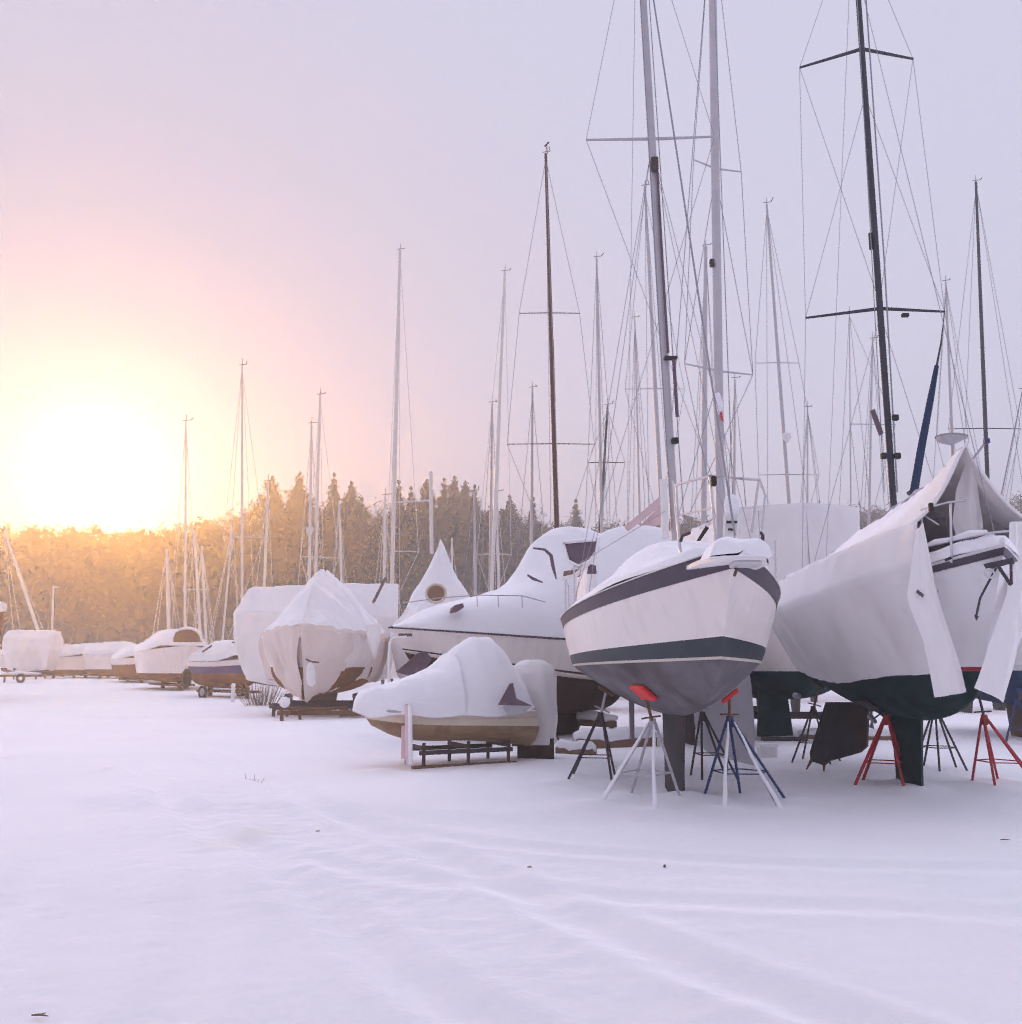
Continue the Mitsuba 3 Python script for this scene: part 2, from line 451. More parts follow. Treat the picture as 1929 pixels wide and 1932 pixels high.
def cover(h, ridge, wall=0.35, wall_in=0.93, hem=0.45, s0=0.0, s1=1.0, ridge_half=0.0, sag=0.18, wrinkle=0.05, seed=1, ns=90, out=0.05, peaks=(), fold=3.0, droop=0.06, hem_wave=0.0, bulge=0.02, flare=0.0):
    """A tarpaulin over the hull h: from its hem on one side up the topsides, over a wall along the lifelines to a ridge and down the other side.
    ridge, wall, hem: numbers or functions of s; hem is the hull height w of the hem."""
    fn = lambda g, s: np.broadcast_to(g(s) if callable(g) else g, s.shape).astype(float)
    s = s0 + (s1 - s0) * np.linspace(0, 1, ns)
    R, Wl, Hm, Rh = fn(ridge, s), fn(wall, s), fn(hem, s), fn(ridge_half, s)
    rows = []
    nh, nw, nr = 14, 7, 16
    for k in range(ns):
        Hk = Hm[k] + hem_wave * (meshkit.noise(np.array([s[k] * 9.0, seed, 0.5]), seed) - 0.5)
        w = np.linspace(Hk, 1.0, nh)
        x, y, z = h.local(s[k], w, out)
        y = y + np.sin(np.linspace(0, np.pi, nh)) * bulge + flare * np.minimum(1, y / .3) * np.linspace(0, 1, nh) ** 1.5
        x0, y0, z0 = x[-1], y[-1], z[-1]
        tt = np.linspace(0, 1, nw + 1)[1:]
        y1 = np.maximum(y0 * wall_in, 0.0)
        wy, wz = y0 + (y1 - y0) * tt, z0 + Wl[k] * tt
        tr = np.linspace(0, 1, nr + 1)[1:]
        rh = min(Rh[k], y1)
        ry = y1 + (rh - y1) * tr
        rz = wz[-1] + (R[k] - wz[-1]) * tr - sag * np.sin(np.pi * tr) * np.clip(R[k] - wz[-1], 0, 1.2) * 0.5
        Yh, Zh = np.concatenate([y, wy, ry]), np.concatenate([z, wz, rz])
        Xh = np.concatenate([x, np.full(nw + nr, x0)])
        cx = [0.35, 0.65] if rh > 0.05 else []
        mid_y = np.array([rh * 0.5, 0.0, -rh * 0.5]) if rh > 0.05 else np.zeros(0)
        Y = np.concatenate([Yh, mid_y, -Yh[::-1][(0 if rh > 0.05 else 1):]])
        Z = np.concatenate([Zh, np.full(len(mid_y), R[k] + 0.03), Zh[::-1][(0 if rh > 0.05 else 1):]])
        X = np.concatenate([Xh, np.full(len(mid_y), x0), Xh[::-1][(0 if rh > 0.05 else 1):]])
        rows.append(np.stack([X, Y, Z], -1))
    q = max(len(r) for r in rows)
    rows = [r if len(r) == q else np.stack([np.interp(np.linspace(0, 1, q), np.linspace(0, 1, len(r)), r[:, c]) for c in range(3)], -1) for r in rows]
    g = np.array(rows)
    for ps, py, ph, lam in peaks:
        r = np.hypot(g[..., 0] - ps * h.L, g[..., 1] - py)
        up = np.clip((g[..., 2] - h.sheer_z(np.clip(g[..., 0] / h.L, 0, 1))) / 0.5, 0, 1)
        g[..., 2] += ph * np.exp(-r / lam) * up
    # folds that run up and down the cloth, and slow sagging
    nrm = np.cross(np.gradient(g, axis=0), np.gradient(g, axis=1))
    nrm /= np.linalg.norm(nrm, axis=-1, keepdims=True) + 1e-9
    c = np.stack([g[..., 0] * fold, np.sign(g[..., 1]) * 3 + g[..., 2] * 0.5, g[..., 1] * 0.6], -1)
    d = wrinkle * 2 * (meshkit.fbm(c, 3, seed) - 0.5) + droop * 2 * (meshkit.fbm(g * 0.9, 2, seed + 5) - 0.5)
    g = g + nrm * d[..., None]
    return h.world(g[..., 0], g[..., 1], g[..., 2]), g


def snow_on(p, lo, thick=0.10, seed=1, amp=0.08, k0=0, k1=None):
    """Snow lying on the upper part (columns lo .. -lo) of a cover grid p: a shell raised over it, its rim tucked onto the cloth."""
    q = p[k0:k1, lo:p.shape[1] - lo].copy()
    a, b = q.shape[:2]
    e = np.minimum(np.minimum(np.linspace(0, 1, a), np.linspace(1, 0, a))[:, None] * 14, np.minimum(np.linspace(0, 1, b), np.linspace(1, 0, b))[None] * 9)
    e = np.clip(e, 0, 1) ** 0.6
    n = meshkit.fbm(q * 1.6, 3, seed)
    q[..., 2] += e * (thick + amp * (n - 0.5)) - 0.012 * (1 - e)
    return M().grid(q)


def jack_stand(x, y, ha, pad, colour, foot=0.46, legs=4, turn=0.4, label='', group=None, snowy=(), pad_mat='red_bright', pipe=0.018, screw_mat='rust_steel', normal=None, ring=True, lean=0.0):
    """A welded pipe boat stand: legs from an apex to the ground, hoop, screw with handle, pad leaning against the hull."""
    t = thing('boat_stand', label, 'boat stand', group)
    apex = np.array([x + lean, y, ha + gz(x, y)])
    if isinstance(pad, tuple):
        pad, normal = pad
    pad = np.asarray(pad, float)
    a = [turn + 2 * math.pi * k / legs for k in range(legs)]
    mids = []
    for k in range(legs):
        f = np.array([x + foot * math.cos(a[k]), y + foot * math.sin(a[k]), 0])
        f[2] = gz(f[0], f[1]) - 0.03
        top = apex + 0.035 * np.array([math.cos(a[k]), math.sin(a[k]), 0])
        part(t, 'leg', rod(top, f, pipe, 8), colour)
        mids.append(top + (f - top) * 0.58)
        if k in snowy:
            up = np.array([0, 0, 1.0]) + 0.4 * np.array([math.cos(a[k]), math.sin(a[k]), 0])
            part(t, 'snow_strip', M().tube([top + (f - top) * q + up * (pipe * 0.9) + 0.008 * np.array([math.sin(9 * q), 0, math.cos(7 * q)]) for q in np.linspace(0.04, 1, 7)],
                                           [0.010, 0.018, 0.022, 0.020, 0.024, 0.028, 0.04], 8), 'snow', True)
    if ring:
        m = M()
        for k in range(legs):
            m.tube([mids[k], mids[(k + 1) % legs]], 0.009, 6)
        part(t, 'brace', m, colour)
    part(t, 'collar', rod(apex - [0, 0, 0.09], apex + [0, 0, 0.05], 0.045, 10), colour)
    d = (pad - apex) / np.linalg.norm(pad - apex)
    part(t, 'screw', rod(apex, pad - d * 0.03, 0.019, 8), screw_mat)
    hpos = apex + d * 0.10
    side = np.cross(d, [0, 1.0, 0.3])
    side /= np.linalg.norm(side)
    part(t, 'handle', M().tube([hpos - side * 0.12 - d * .03, hpos, hpos + side * 0.12 + d * .02], 0.012, 6), screw_mat)
    nn = np.asarray(normal if normal is not None else d, float)
    nn = nn / np.linalg.norm(nn)
    ax0 = np.cross(nn, [0, 0, 1.0])
    ax0 /= np.linalg.norm(ax0)
    part(t, 'pad', M().box(pad - nn * 0.02, [0.19, 0.12, 0.025], [ax0, np.cross(nn, ax0), nn], 0.008), pad_mat)
    return t


def wires(parent, segs, r=0.006, bsdf='wire', name='stay'):
    for s in segs:
        part(parent, name, M().tube(s, r, 5), bsdf, True)


def on_bottom(h, s, w, side, off=0.02):
    """A point on the hull's skin at station s, height w, and the direction into the boat there."""
    e = 1e-3
    f = lambda a_, b_: (lambda q: h.world(q[0], q[1] * side, q[2]))(h.local(np.array(a_), np.array(b_)))
    p, du, dw = f(s, w), f(s + e, w) - f(s - e, w), f(s, w + e) - f(s, w - e)
    n = np.cross(du, dw)
    n /= np.linalg.norm(n)
    if n[2] < 0:
        n = -n
    return p - n * off, n


def keel_fin(h, x0, x1, xb0, xb1, ztop, zbot, th, bulb=0.0, yoff=0.0):
    """A fin keel with an aerofoil section between two chords given in the boat's own x."""
    rows = []
    for t in np.linspace(0, 1, 7):
        a, b = x0 + (xb0 - x0) * t, x1 + (xb1 - x1) * t
        u = np.concatenate([np.linspace(0, 1, 11), np.linspace(1, 0, 11)[1:-1]])
        s = np.concatenate([np.ones(11), -np.ones(9)])
        k = th * (1 - 0.25 * t) * (1 + bulb * smoothstep(0.75, 1, t))
        y = s * k / 2 * np.sqrt(np.clip(u, 0, 1)) * (1 - u) ** 0.6 * 1.9 + yoff
        rows.append(h.world(b + (a - b) * u, y, np.full_like(u, ztop + (zbot - ztop) * t)))
    g = np.array(rows)
    m = M().grid(np.swapaxes(g, 0, 1), close_u=True)
    m.hull(np.vstack([g[-1], g[-1] + [0, 0, 0.002]]))
    return m


# ------------------------------------------------------------------ the sailboat in the middle, bow towards the lane
A = Hull((2.16, 8.55), 0.0, 8.6, 1.40, (2.52, 2.46, 2.86), 1.70, (1.52, 1.06, 1.55), rake=1.05, counter=0.5, r=0.66, smax=0.44, p=2.3, wl_rise=0.08, vee=1.5, fine=0.4)
a = thing('sailboat', 'cream white sailboat on stands with slate band and teal boot stripe, bow towards the lane', 'sailboat')
part(a, 'bottom', A.strip(0.0, 0.495, 22), 'antifoul_grey')
part(a, 'waterline_stripe', A.strip(0.495, 0.512, 3, off=0.004), 'cream_line')
part(a, 'boot_stripe', A.strip(0.512, 0.605, 4), 'boot_teal')
part(a, 'topsides', A.strip(0.605, 0.90, 12), 'gelcoat')
part(a, 'cove_band', A.strip(0.90, 0.992, 4, off=0.006), 'cove_slate')
part(a, 'toe_rail', M().grid(np.concatenate([A.strip(0.992, 1.0, 2, off=0.02).v[0].reshape(-1, 2, 3), A.strip(0.995, 1.0, 2, off=-0.04).v[0].reshape(-1, 2, 3)[:, ::-1] + [0, 0, 0.02]], 1)), 'white_paint')
part(a, 'transom', A.transom(), 'gelcoat')
part(a, 'deck', A.deck(), 'gelcoat_clean')
# coachroof
cab = []
for x_, w_, z_ in ((2.0, 0.78, 2.78), (3.2, 0.86, 2.90), (4.6, 0.78, 2.93), (5.7, 0.52, 2.90), (6.25, 0.34, 2.82)):
    cab.append([A.L3(x_, w_ * q, 2.40 + (z_ - 2.40) * t) for q, t in ((1.08, 0), (1.0, 0.8), (0.86, 1.0), (0.4, 1.05), (0, 1.07), (-0.4, 1.05), (-0.86, 1.0), (-1.0, 0.8), (-1.08, 0))])
ck = part(a, 'cabin', M().grid(np.array(cab)).add(np.array(cab[0]), [[0, k, k + 1] for k in range(1, 8)]).add(np.array(cab[-1]), [[0, k, k + 1] for k in range(1, 8)]), 'gelcoat_clean')
part(a, 'deck_snow', A.snow(0.13, [(0.45, 0, 0.62, 0.30, 0.86), (0.70, 0, 0.14, 0.14, 0.55), (0.10, 0.0, 0.45, 0.10, 1.0)], v=0.985, s1=0.955, amp=0.11, seed=3, ns=110, nv=60, edge=0.0), 'snow', True)
# bow platform with its cap of snow
part(a, 'bow_platform', M().hull([A.L3(x_, y_, z_) for x_, y_ in ((7.95, .36), (7.95, -.36), (8.45, .34), (8.45, -.34), (8.82, .20), (8.82, -.20)) for z_ in (2.68, 2.72)]), 'white_paint')
cap = []
for k, t in enumerate(np.linspace(0, 1, 22)):
    x_, hw = 8.26 + 0.63 * t, 0.29 * min(1, 1.5 * math.cos(max(0, t - .55) / .47 * 1.5) + .02)
    cap.append([A.L3(x_, hw * q, 2.725 + 0.19 * math.sqrt(max(0, 1 - q ** 4)) * max(0.0, math.sin(math.pi * (0.03 + 0.95 * t))) ** .4 + 0.012 * math.sin(5 * q + 6 * t)) for q in np.linspace(-1, 1, 19)] + [A.L3(x_, hw * q, 2.715) for q in (.9, 0, -.9, -1)])
cap.append([np.mean(cap[-1], axis=0)] * len(cap[-1]))
cap.insert(0, [np.mean(cap[0], axis=0)] * len(cap[0]))
part(a, 'platform_snow', M().grid(np.array(cap)), 'snow', True)
part(a, 'anchor_roller', M().box(A.L3(8.66, 0.06, 2.655), [0.13, 0.12, 0.022], ch=0.01), 'chrome')
part(a, 'bow_eye', M().tube([A.L3(8.47, 0.0, 2.66), A.L3(8.56, 0.0, 2.62), A.L3(8.47, 0.0, 2.57)], 0.016, 6), 'dark_steel')
for sgn in (-1, 1):
    part(a, 'mooring_cleat', M().tube([A.L3(8.0, sgn * .42, 2.97), A.L3(8.05, sgn * .41, 3.02), A.L3(8.17, sgn * .36, 3.03)], 0.018, 6), 'dark_steel')
part(a, 'keel', keel_fin(A, 4.1, 5.6, 4.2, 5.35, 1.16, -0.02, 0.20, 0.5), 'keel_iron')
part(a, 'keel_shoe', M().box([2.03, 11.95, 0.05], [0.16, 0.10, 0.045], ch=0.02), 'black_plastic')
part(a, 'rudder', keel_fin(A, 0.35, 0.95, 0.4, 0.85, 1.5, 0.42, 0.09), 'antifoul_grey')


def mast_at(parent, ptop, pbot, Y, r, bsdf, taper=0.7, n=10, over=0.0):
    top, bot = W(*ptop, Y), W(*pbot, Y)
    top = top + (top - bot) * over
    part(parent, 'mast', M().tube([bot + (top - bot) * t for t in (0, 0.6, 1)], [r, r, r * taper], n), bsdf, True)
    return top, bot


Ya = 11.7
top, bot = mast_at(a, (1213, -20), (1279, 1080), Ya, 0.056, 'alloy', 0.85, 12, 0.20)
mp = lambda py: bot + (top - bot) * ((W(1230, py, Ya)[2] - bot[2]) / (top[2] - bot[2]))
sp = mp(262)
tipL, tipR = sp + [-0.92, 0.10, 0.05], sp + [0.92, 0.10, 0.10]
for tip in (tipL, tipR):
    part(a, 'spreader', M().tube([sp, tip], [0.024, 0.015], 8), 'alloy', True)
part(a, 'furled_line', M().tube([mp(330) + [0.035, -0.09, 0], mp(520) + [0.03, -0.09, 0], mp(670) + [0.03, -0.10, 0]], 0.018, 8), 'plum_cloth', True)
part(a, 'halyard', M().tube([mp(-10) + [-0.06, -0.10, 0], mp(600) + [-0.07, -0.10, 0], mp(1000) + [-0.06, -0.10, 0]], 0.010, 5), 'wire', True)
part(a, 'halyard', M().tube([mp(-10) + [0.07, -0.08, 0], mp(600) + [0.09, -0.10, 0], mp(1000) + [0.10, -0.12, 0]], 0.007, 5), 'wire', True)
part(a, 'winch', M().box(mp(680) + [0.06, -0.09, 0], [0.09, 0.05, 0.02], ch=0.01), 'black_plastic')
part(a, 'halyard_bag', rod(mp(682) + [0.10, -0.1, 0], mp(790) + [0.10, -0.1, 0], 0.024), 'plum_cloth')
part(a, 'mast_fitting', M().box(mp(835) + [0.05, -0.1, 0], [0.045, 0.04, 0.04], ch=0.01), 'black_plastic')
part(a, 'steaming_light', M().box(mp(318) + [0, -0.11, 0], [0.05, 0.05, 0.10], ch=0.015), 'dark_steel')
chain = lambda y: A.L3(4.6, y, 2.55)
bowp = A.L3(8.55, 0, 2.95)
wires(a, [[top, tipL, chain(1.30)], [top, tipR, chain(-1.30)], [sp - [0, 0, .1], A.L3(4.2, 1.25, 2.55)], [sp - [0, 0, .1], A.L3(4.2, -1.25, 2.55)], [sp - [0, 0, .1], A.L3(5.4, 1.15, 2.6)], [sp - [0, 0, .1], A.L3(5.4, -1.15, 2.6)],
          [top, A.L3(0.1, 0, 2.7)]], 0.0042)
part(a, 'forestay', M().tube([top, bowp], 0.011, 6), 'wire', True)
# pulpit and lifelines, white tube at the fore end of the cabin
pl = [W(1283, 1035, 9.6), W(1276, 915, 9.55), W(1340, 898, 8.75), W(1400, 903, 8.6), W(1432, 905, 9.1), W(1418, 1005, 9.2)]
part(a, 'pulpit', M().tube([pl[0], pl[1]], 0.014, 8).tube([pl[1], pl[2], pl[3], pl[4]], 0.014, 8).tube([pl[4], pl[5]], 0.014, 8).tube([W(1281, 972, 9.58), W(1345, 958, 8.8)], 0.010, 6).tube([W(1340, 900, 8.75), W(1352, 1035, 8.75)], 0.013, 8).tube([W(1432, 905, 9.1), W(1444, 935, 8.95), W(1438, 1000, 9.0)], 0.012, 8), 'chrome', True)
part(a, 'lantern', M().box(W(1347, 908, 8.72), [0.028, 0.028, 0.05], ch=0.012), 'black_plastic')
part(a, 'lifeline_stanchion', rod(A.L3(6.4, 1.0, 2.6), A.L3(6.4, 1.02, 3.2), 0.012), 'chrome')
for s_ in (0.2, 0.38, 0.56):
    for sg in (-1, 1):
        if not (s_ == 0.56 and sg == 1):
            q = A.beam(s_) * 0.95 * sg
            part(a, 'lifeline_stanchion', rod(A.L3(s_ * 8.6, q, 2.5), A.L3(s_ * 8.6, q, 3.08), 0.012), 'chrome')
for sg in (-1, 1):
    part(a, 'lifeline', M().tube([A.L3(0.2 * 8.6, A.beam(.2) * .95 * sg, 3.06), A.L3(.38 * 8.6, A.beam(.38) * .95 * sg, 3.05), A.L3(.56 * 8.6, A.beam(.56) * .95 * sg, 3.06), A.L3(7.6, 0.5 * sg, 3.35)], 0.004, 5), 'wire', True)
part(a, 'mast_tube', M().tube([W(1252, 905, 10.6), W(1256, 1015, 10.6)], 0.045, 10), 'white_paint', True)
part(a, 'mast_tube', M().tube([W(1270, 908, 10.5), W(1287, 1065, 9.8)], 0.016, 8), 'chrome', True)
part(a, 'boom_board', M().plate([W(1180, 994, 11.9), W(1252, 932, 11.3), W(1256, 946, 11.3), W(1186, 1002, 11.9)], 0.04), 'pink_cloth')
part(a, 'boom_cloth', M().plate([W(1208, 992, 11.9), W(1251, 952, 11.35), W(1253, 990, 11.4)], 0.02), 'pink_cloth')
part(a, 'deck_bag', M().hull([W(1325, 1010, 9.4) + d_ for d_ in np.array([[-.06, 0, -.06], [-.02, 0, -.06], [.08, 0, .08], [.04, 0, .10], [-.03, .1, -.04], [.07, .1, .08]])]), 'black_plastic')
lt = part(a, 'bow_locker', M().hull([W(px, py, yy) for px in (1368, 1394) for py in (972, 1012) for yy in (9.2, 9.35)]).tube([W(1366, 1015, 9.15), W(1368, 968, 9.15), W(1395, 968, 9.15), W(1392, 1012, 9.15)], 0.012, 6), 'white_paint')
part(a, 'locker_cap', trimesh.creation.icosphere(2, 1.0).apply_transform(np.diag([0.08, 0.08, 0.13, 1])).apply_translation(W(1381, 955, 9.25)), 'snow', True)
part(lt, 'slot', M().box(W(1381, 985, 9.17), [0.055, 0.012, 0.012], ch=0.004), 'black_plastic')
part(lt, 'slot', M().box(W(1380, 999, 9.17), [0.03, 0.012, 0.012], ch=0.004), 'black_plastic')
# cockpit sprayhood with its window
hood = []
for t in np.linspace(0, 1, 14):
    x_ = 2.9 - 1.9 * t
    zz = 2.75 + 1.30 * math.sin(min(1, t * 1.9) * math.pi / 2) ** 0.8
    hood.append([A.L3(x_, 0.98 * math.sin(q) * (1 + 0.05 * math.cos(q)), 2.55 + (zz - 2.55) * max(0, math.cos(q)) ** 0.45) for q in np.linspace(-math.pi / 2, math.pi / 2, 25)])
hk = part(a, 'sprayhood', M().grid(np.array(hood)), 'tarp_white', True)
hs = np.array(hood)[:, 5:-5] + [0, 0, 0.05]
hs[..., 2] += 0.05 * (meshkit.fbm(hs * 3, 3, 4) - .5)
part(a, 'hood_snow', M().grid(hs), 'snow', True)
part(a, 'grab_rail', M().tube([W(1062, 1092, 12.9), W(1086, 1086, 12.9), W(1110, 1064, 12.9), W(1132, 1034, 13.0)], 0.03, 8), 'white_paint', True)
part(a, 'side_window', M().plate([W(1066, 1027, 13.9), W(1128, 1022, 13.5), W(1120, 1050, 13.4), W(1092, 1064, 13.6), W(1074, 1056, 13.8)], 0.03), 'plum_cloth')
part(a, 'window_frame', M().tube([W(1064, 1029, 13.85), W(1064, 1022, 13.85), W(1130, 1017, 13.4), W(1124, 1052, 13.3), W(1092, 1069, 13.5), W(1072, 1058, 13.75), W(1064, 1029, 13.85)], 0.028, 7), 'snow', True)
part(a, 'winch', M().hull([W(1117, 1075, 12.9) + d_ for d_ in np.array([[-.07, 0, -.06], [.07, 0, -.06], [-.05, 0, .09], [.06, 0, .06], [0, .1, 0.05], [0, .1, -.05]])]), 'plum_cloth')
part(a, 'wooden_coaming', M().hull([W(1062, 1092, 13.5), W(1095, 1088, 13.2), W(1100, 1072, 13.2), W(1064, 1078, 13.5), W(1062, 1092, 13.8), W(1095, 1088, 13.5), W(1100, 1072, 13.6)]), 'wood')

# ------------------------------------------------------------------ its stands
GS = 'pipe stands under the cream white sailboat'
jack_stand(1.60, 11.55, 1.02, on_bottom(A, .72, .30, -1), 'zinc', 0.55, 4, 0.15, 'snow streaked grey pipe stand with red pad left of the slate keel', GS, snowy=(3, 2), lean=.17)
jack_stand(2.93, 11.6, 1.05, on_bottom(A, .70, .28, 1), 'blue_steel', 0.58, 5, 0.2, 'blue pipe stand with snow clad legs right of the slate keel', GS, snowy=(4, 3), lean=-.18)
jack_stand(1.17, 13.7, 0.98, on_bottom(A, .40, .30, -1), 'dark_steel', 0.5, 4, 0.6, 'thin dark pipe stand farther back under the left side of the cream white sailboat', GS, lean=.16, screw_mat='zinc', pad_mat='rust_steel')
jack_stand(3.1, 14.2, 0.98, on_bottom(A, .32, .30, 1), 'dark_steel', 0.42, 4, 0.9, 'thin dark pipe stand farther back under the right side of the cream white sailboat', GS, lean=-.15, screw_mat='zinc', pad_mat='rust_steel')

# ------------------------------------------------------------------ the tarpaulined sailboat on the right
B = Hull((5.06, 9.15), math.radians(-7), 8.1, 1.42, (2.62, 2.55, 2.95), 1.66, (1.50, 0.98, 1.45), rake=1.0, counter=0.4, r=0.6, smax=0.44, p=2.2, vee=1.55, fine=0.4, bwf=0.74)
b = thing('sailboat', 'sailboat under an open fronted white tarpaulin with dark green bottom and black mast', 'sailboat')
part(b, 'bottom', B.strip(0.0, 0.488, 22), 'antifoul_green')
part(b, 'waterline_stripe', B.strip(0.488, 0.515, 3, off=0.004), 'red_line')
part(b, 'topsides', B.strip(0.515, 0.955, 12), 'gelcoat_clean')
part(b, 'rubbing_strake', B.strip(0.955, 0.985, 3, off=0.015), 'cove_slate')
part(b, 'toe_rail', B.strip(0.985, 1.0, 2), 'white_paint')
part(b, 'transom', B.transom(), 'gelcoat_clean')
part(b, 'deck', B.deck(), 'gelcoat_clean')
part(b, 'deck_snow', B.snow(0.14, [(0.92, 0, 0.05, 0.03, 0.3)], v=1.05, s0=0.55, amp=0.1, seed=6, ns=60), 'snow', True)
part(b, 'cabin', M().hull([B.L3(x_, y_, z_) for x_, y_, z_ in ((2, .8, 2.5), (2, -.8, 2.5), (5.6, .5, 2.6), (5.6, -.5, 2.6), (2.1, .7, 3.0), (2.1, -.7, 3.0), (5.3, .4, 2.95), (5.3, -.4, 2.95))]), 'gelcoat_clean')
cB, gB = cover(B, lambda s: 3.74 + 0.32 * s + 0.20 * smoothstep(0.78, 0.92, s), wall=lambda s: 0.50 - 0.03 * s, wall_in=0.90, hem=lambda s: 0.44 + 0.03 * np.sin(s * 9), s0=-0.0, s1=0.905, sag=0.30, wrinkle=0.055, droop=0.025, bulge=0.0, flare=0.13, out=0.06, seed=11, ns=110, fold=2.2)
tk = part(b, 'tarpaulin', M().grid(cB), 'tarp_white', True)
part(tk, 'roof_snow', snow_on(cB, 23, 0.035, 4, 0.05, 0, 98), 'snow', True)
# the stern end of the tarpaulin
part(tk, 'stern_flap', M().grid(np.stack([cB[0], cB[0] * [0, 1, 1] + [B.L3(0, 0, 0)[0], 0, 0]])), 'tarp_white', True)
# rolled front edge, a slim tube round the opening
part(tk, 'front_hem', M().tube(cB[-1][12:-12][::2] + [0, -0.01, 0], 0.022, 7), 'tarp_white', True)


def hanging(rows, bow=0.05, seed=1, nu=14, nv=26):
    """Cloth hanging between a list of (left point, right point) pairs, with folds that run downwards."""
    rows = [(np.asarray(l, float), np.asarray(r, float)) for l, r in rows]
    tv = np.linspace(0, 1, len(rows))
    L = np.stack([np.interp(np.linspace(0, 1, nv), tv, [q[0][c] for q in rows]) for c in range(3)], -1)
    R = np.stack([np.interp(np.linspace(0, 1, nv), tv, [q[1][c] for q in rows]) for c in range(3)], -1)
    u = np.linspace(0, 1, nu)[None, :, None]
    g = L[:, None] * (1 - u) + R[:, None] * u
    k = meshkit.fbm(np.stack([np.broadcast_to(u[..., 0] * 4, g.shape[:2]), np.linspace(0, 1.4, nv)[:, None] + 0 * u[..., 0], np.full(g.shape[:2], seed * 1.7)], -1), 3, seed) - 0.5
    g[..., 1] += bow * 2 * k + bow * np.sin(np.pi * u[..., 0]) * -0.8
    return M().grid(g)


part(tk, 'front_flap', hanging([(W(1728, 1000, 9.95), W(1742, 985, 9.9)), (W(1710, 1130, 9.85), W(1768, 1112, 9.75)), (W(1742, 1208, 9.75), W(1794, 1195, 9.68)), (W(1754, 1265, 9.75), W(1814, 1255, 9.65)), (W(1764, 1316, 9.75), W(1826, 1306, 9.65))], 0.05, 3), 'tarp_white', True, 'left hanging flap of the open tarpaulin')
part(tk, 'front_flap', hanging([(W(1906, 985, 9.75), W(1932, 985, 9.95)), (W(1902, 1120, 9.5), W(1934, 1110, 9.8)), (W(1880, 1180, 9.45), W(1930, 1190, 9.7)), (W(1852, 1262, 9.45), W(1916, 1260, 9.6)), (W(1838, 1298, 9.45), W(1896, 1326, 9.55))], 0.05, 5), 'tarp_white', True, 'right hanging flap of the open tarpaulin')
part(tk, 'tie_patch', M().plate([W(1731, 1112, 9.74), W(1744, 1122, 9.72), W(1742, 1128, 9.72), W(1729, 1118, 9.74)], 0.01), 'plum_cloth')
part(tk, 'inner_cloth', hanging([(W(1826, 868, 10.15), W(1838, 868, 10.1)), (W(1805, 925, 10.3), W(1848, 915, 10.2)), (W(1797, 985, 10.35), W(1856, 985, 10.25)), (W(1803, 1010, 10.35), W(1858, 1010, 10.25))], 0.07, 8), 'tarp_white', True)
part(b, 'ridge_pole', M().tube([W(1836, 866, 9.9), W(1862, 832, 9.75)], 0.014, 8), 'alloy', True)
part(b, 'ridge_pole_end', M().box(W(1862, 832, 9.72), [0.03, 0.03, 0.03], ch=0.01), 'hull_blue')
pb = lambda *q: M().tube([W(*t) for t in q], 0.013, 8)
part(b, 'pulpit', pb((1738, 962, 10.2), (1790, 948, 9.7), (1822, 944, 9.5)).tube([W(1738, 965, 10.2), W(1745, 1060, 10.2)], 0.013, 8).tube([W(1740, 1034, 10.2), W(1795, 1020, 9.8), W(1870, 1005, 9.3), W(1903, 1002, 9.35)], 0.012, 8).tube([W(1794, 946, 9.7), W(1796, 1062, 9.7)], 0.014, 8).tube([W(1740, 970, 10.1), W(1772, 990, 9.9)], 0.010, 6), 'chrome', True)
part(b, 'rail_snow', M().tube([W(1745, 1030, 10.1), W(1765, 1022, 9.95), W(1795, 1017, 9.8), W(1830, 1006, 9.5), W(1862, 1003, 9.3)], [0.012, 0.03, 0.022, 0.035, 0.02], 8), 'snow', True)
part(b, 'rail_lamp', M().box(W(1757, 957, 9.85), [0.025, 0.025, 0.05], ch=0.012), 'black_plastic')
part(b, 'windlass', M().hull([W(px, py, yy) for px, py in ((1812, 1030), (1866, 1022), (1862, 1008), (1820, 1010)) for yy in (9.65, 9.85)]), 'plum_cloth')
part(b, 'fender', M().tube([W(1868, 1008, 9.4), W(1868, 1030, 9.4)], [0.05, 0.045], 10), 'white_paint', True)
part(b, 'fender', M().tube([W(1889, 1012, 9.4), W(1893, 1026, 9.4)], [0.045, 0.03], 10), 'white_paint', True)
part(b, 'fairlead', M().tube([W(1784, 1057, 9.6), W(1796, 1052, 9.55)], 0.016, 6), 'black_plastic')
part(b, 'anchor_roller', M().hull([W(px, py, yy) for px, py, yy in ((1856, 1064, 9.2), (1912, 1052, 9.05), (1914, 1062, 9.05), (1862, 1076, 9.2), (1856, 1064, 9.35), (1912, 1052, 9.2), (1914, 1062, 9.2), (1862, 1076, 9.35))]), 'dark_steel')
part(b, 'anchor', M().tube([W(1880, 1072, 9.1), W(1850, 1128, 9.12), W(1842, 1165, 9.15)], 0.012, 7).tube([W(1884, 1068, 9.08), W(1908, 1104, 9.08)], 0.018, 7).tube([W(1908, 1060, 9.06), W(1909, 1102, 9.08)], 0.014, 7).hull([W(1838, 1160, 9.12), W(1848, 1163, 9.12), W(1843, 1172, 9.14), W(1843, 1164, 9.2)]), 'dark_steel')
part(b, 'roller_wheel', trimesh.creation.torus(0.045, 0.014, 16, 8).apply_transform(trimesh.transformations.rotation_matrix(1.3, [1, 0, 0])).apply_translation(W(1868, 1082, 9.1)), 'chrome', True)
part(b, 'bow_mark', M().box(W(1768, 1118, 9.9), [0.03, 0.006, 0.008], [[.7, 0, .7], [0, 1, 0], [-.7, 0, .7]]), 'zinc')
part(b, 'keel', keel_fin(B, 3.6, 5.0, 3.75, 4.75, 1.10, 0.0, 0.26, 0.4), 'antifoul_green')
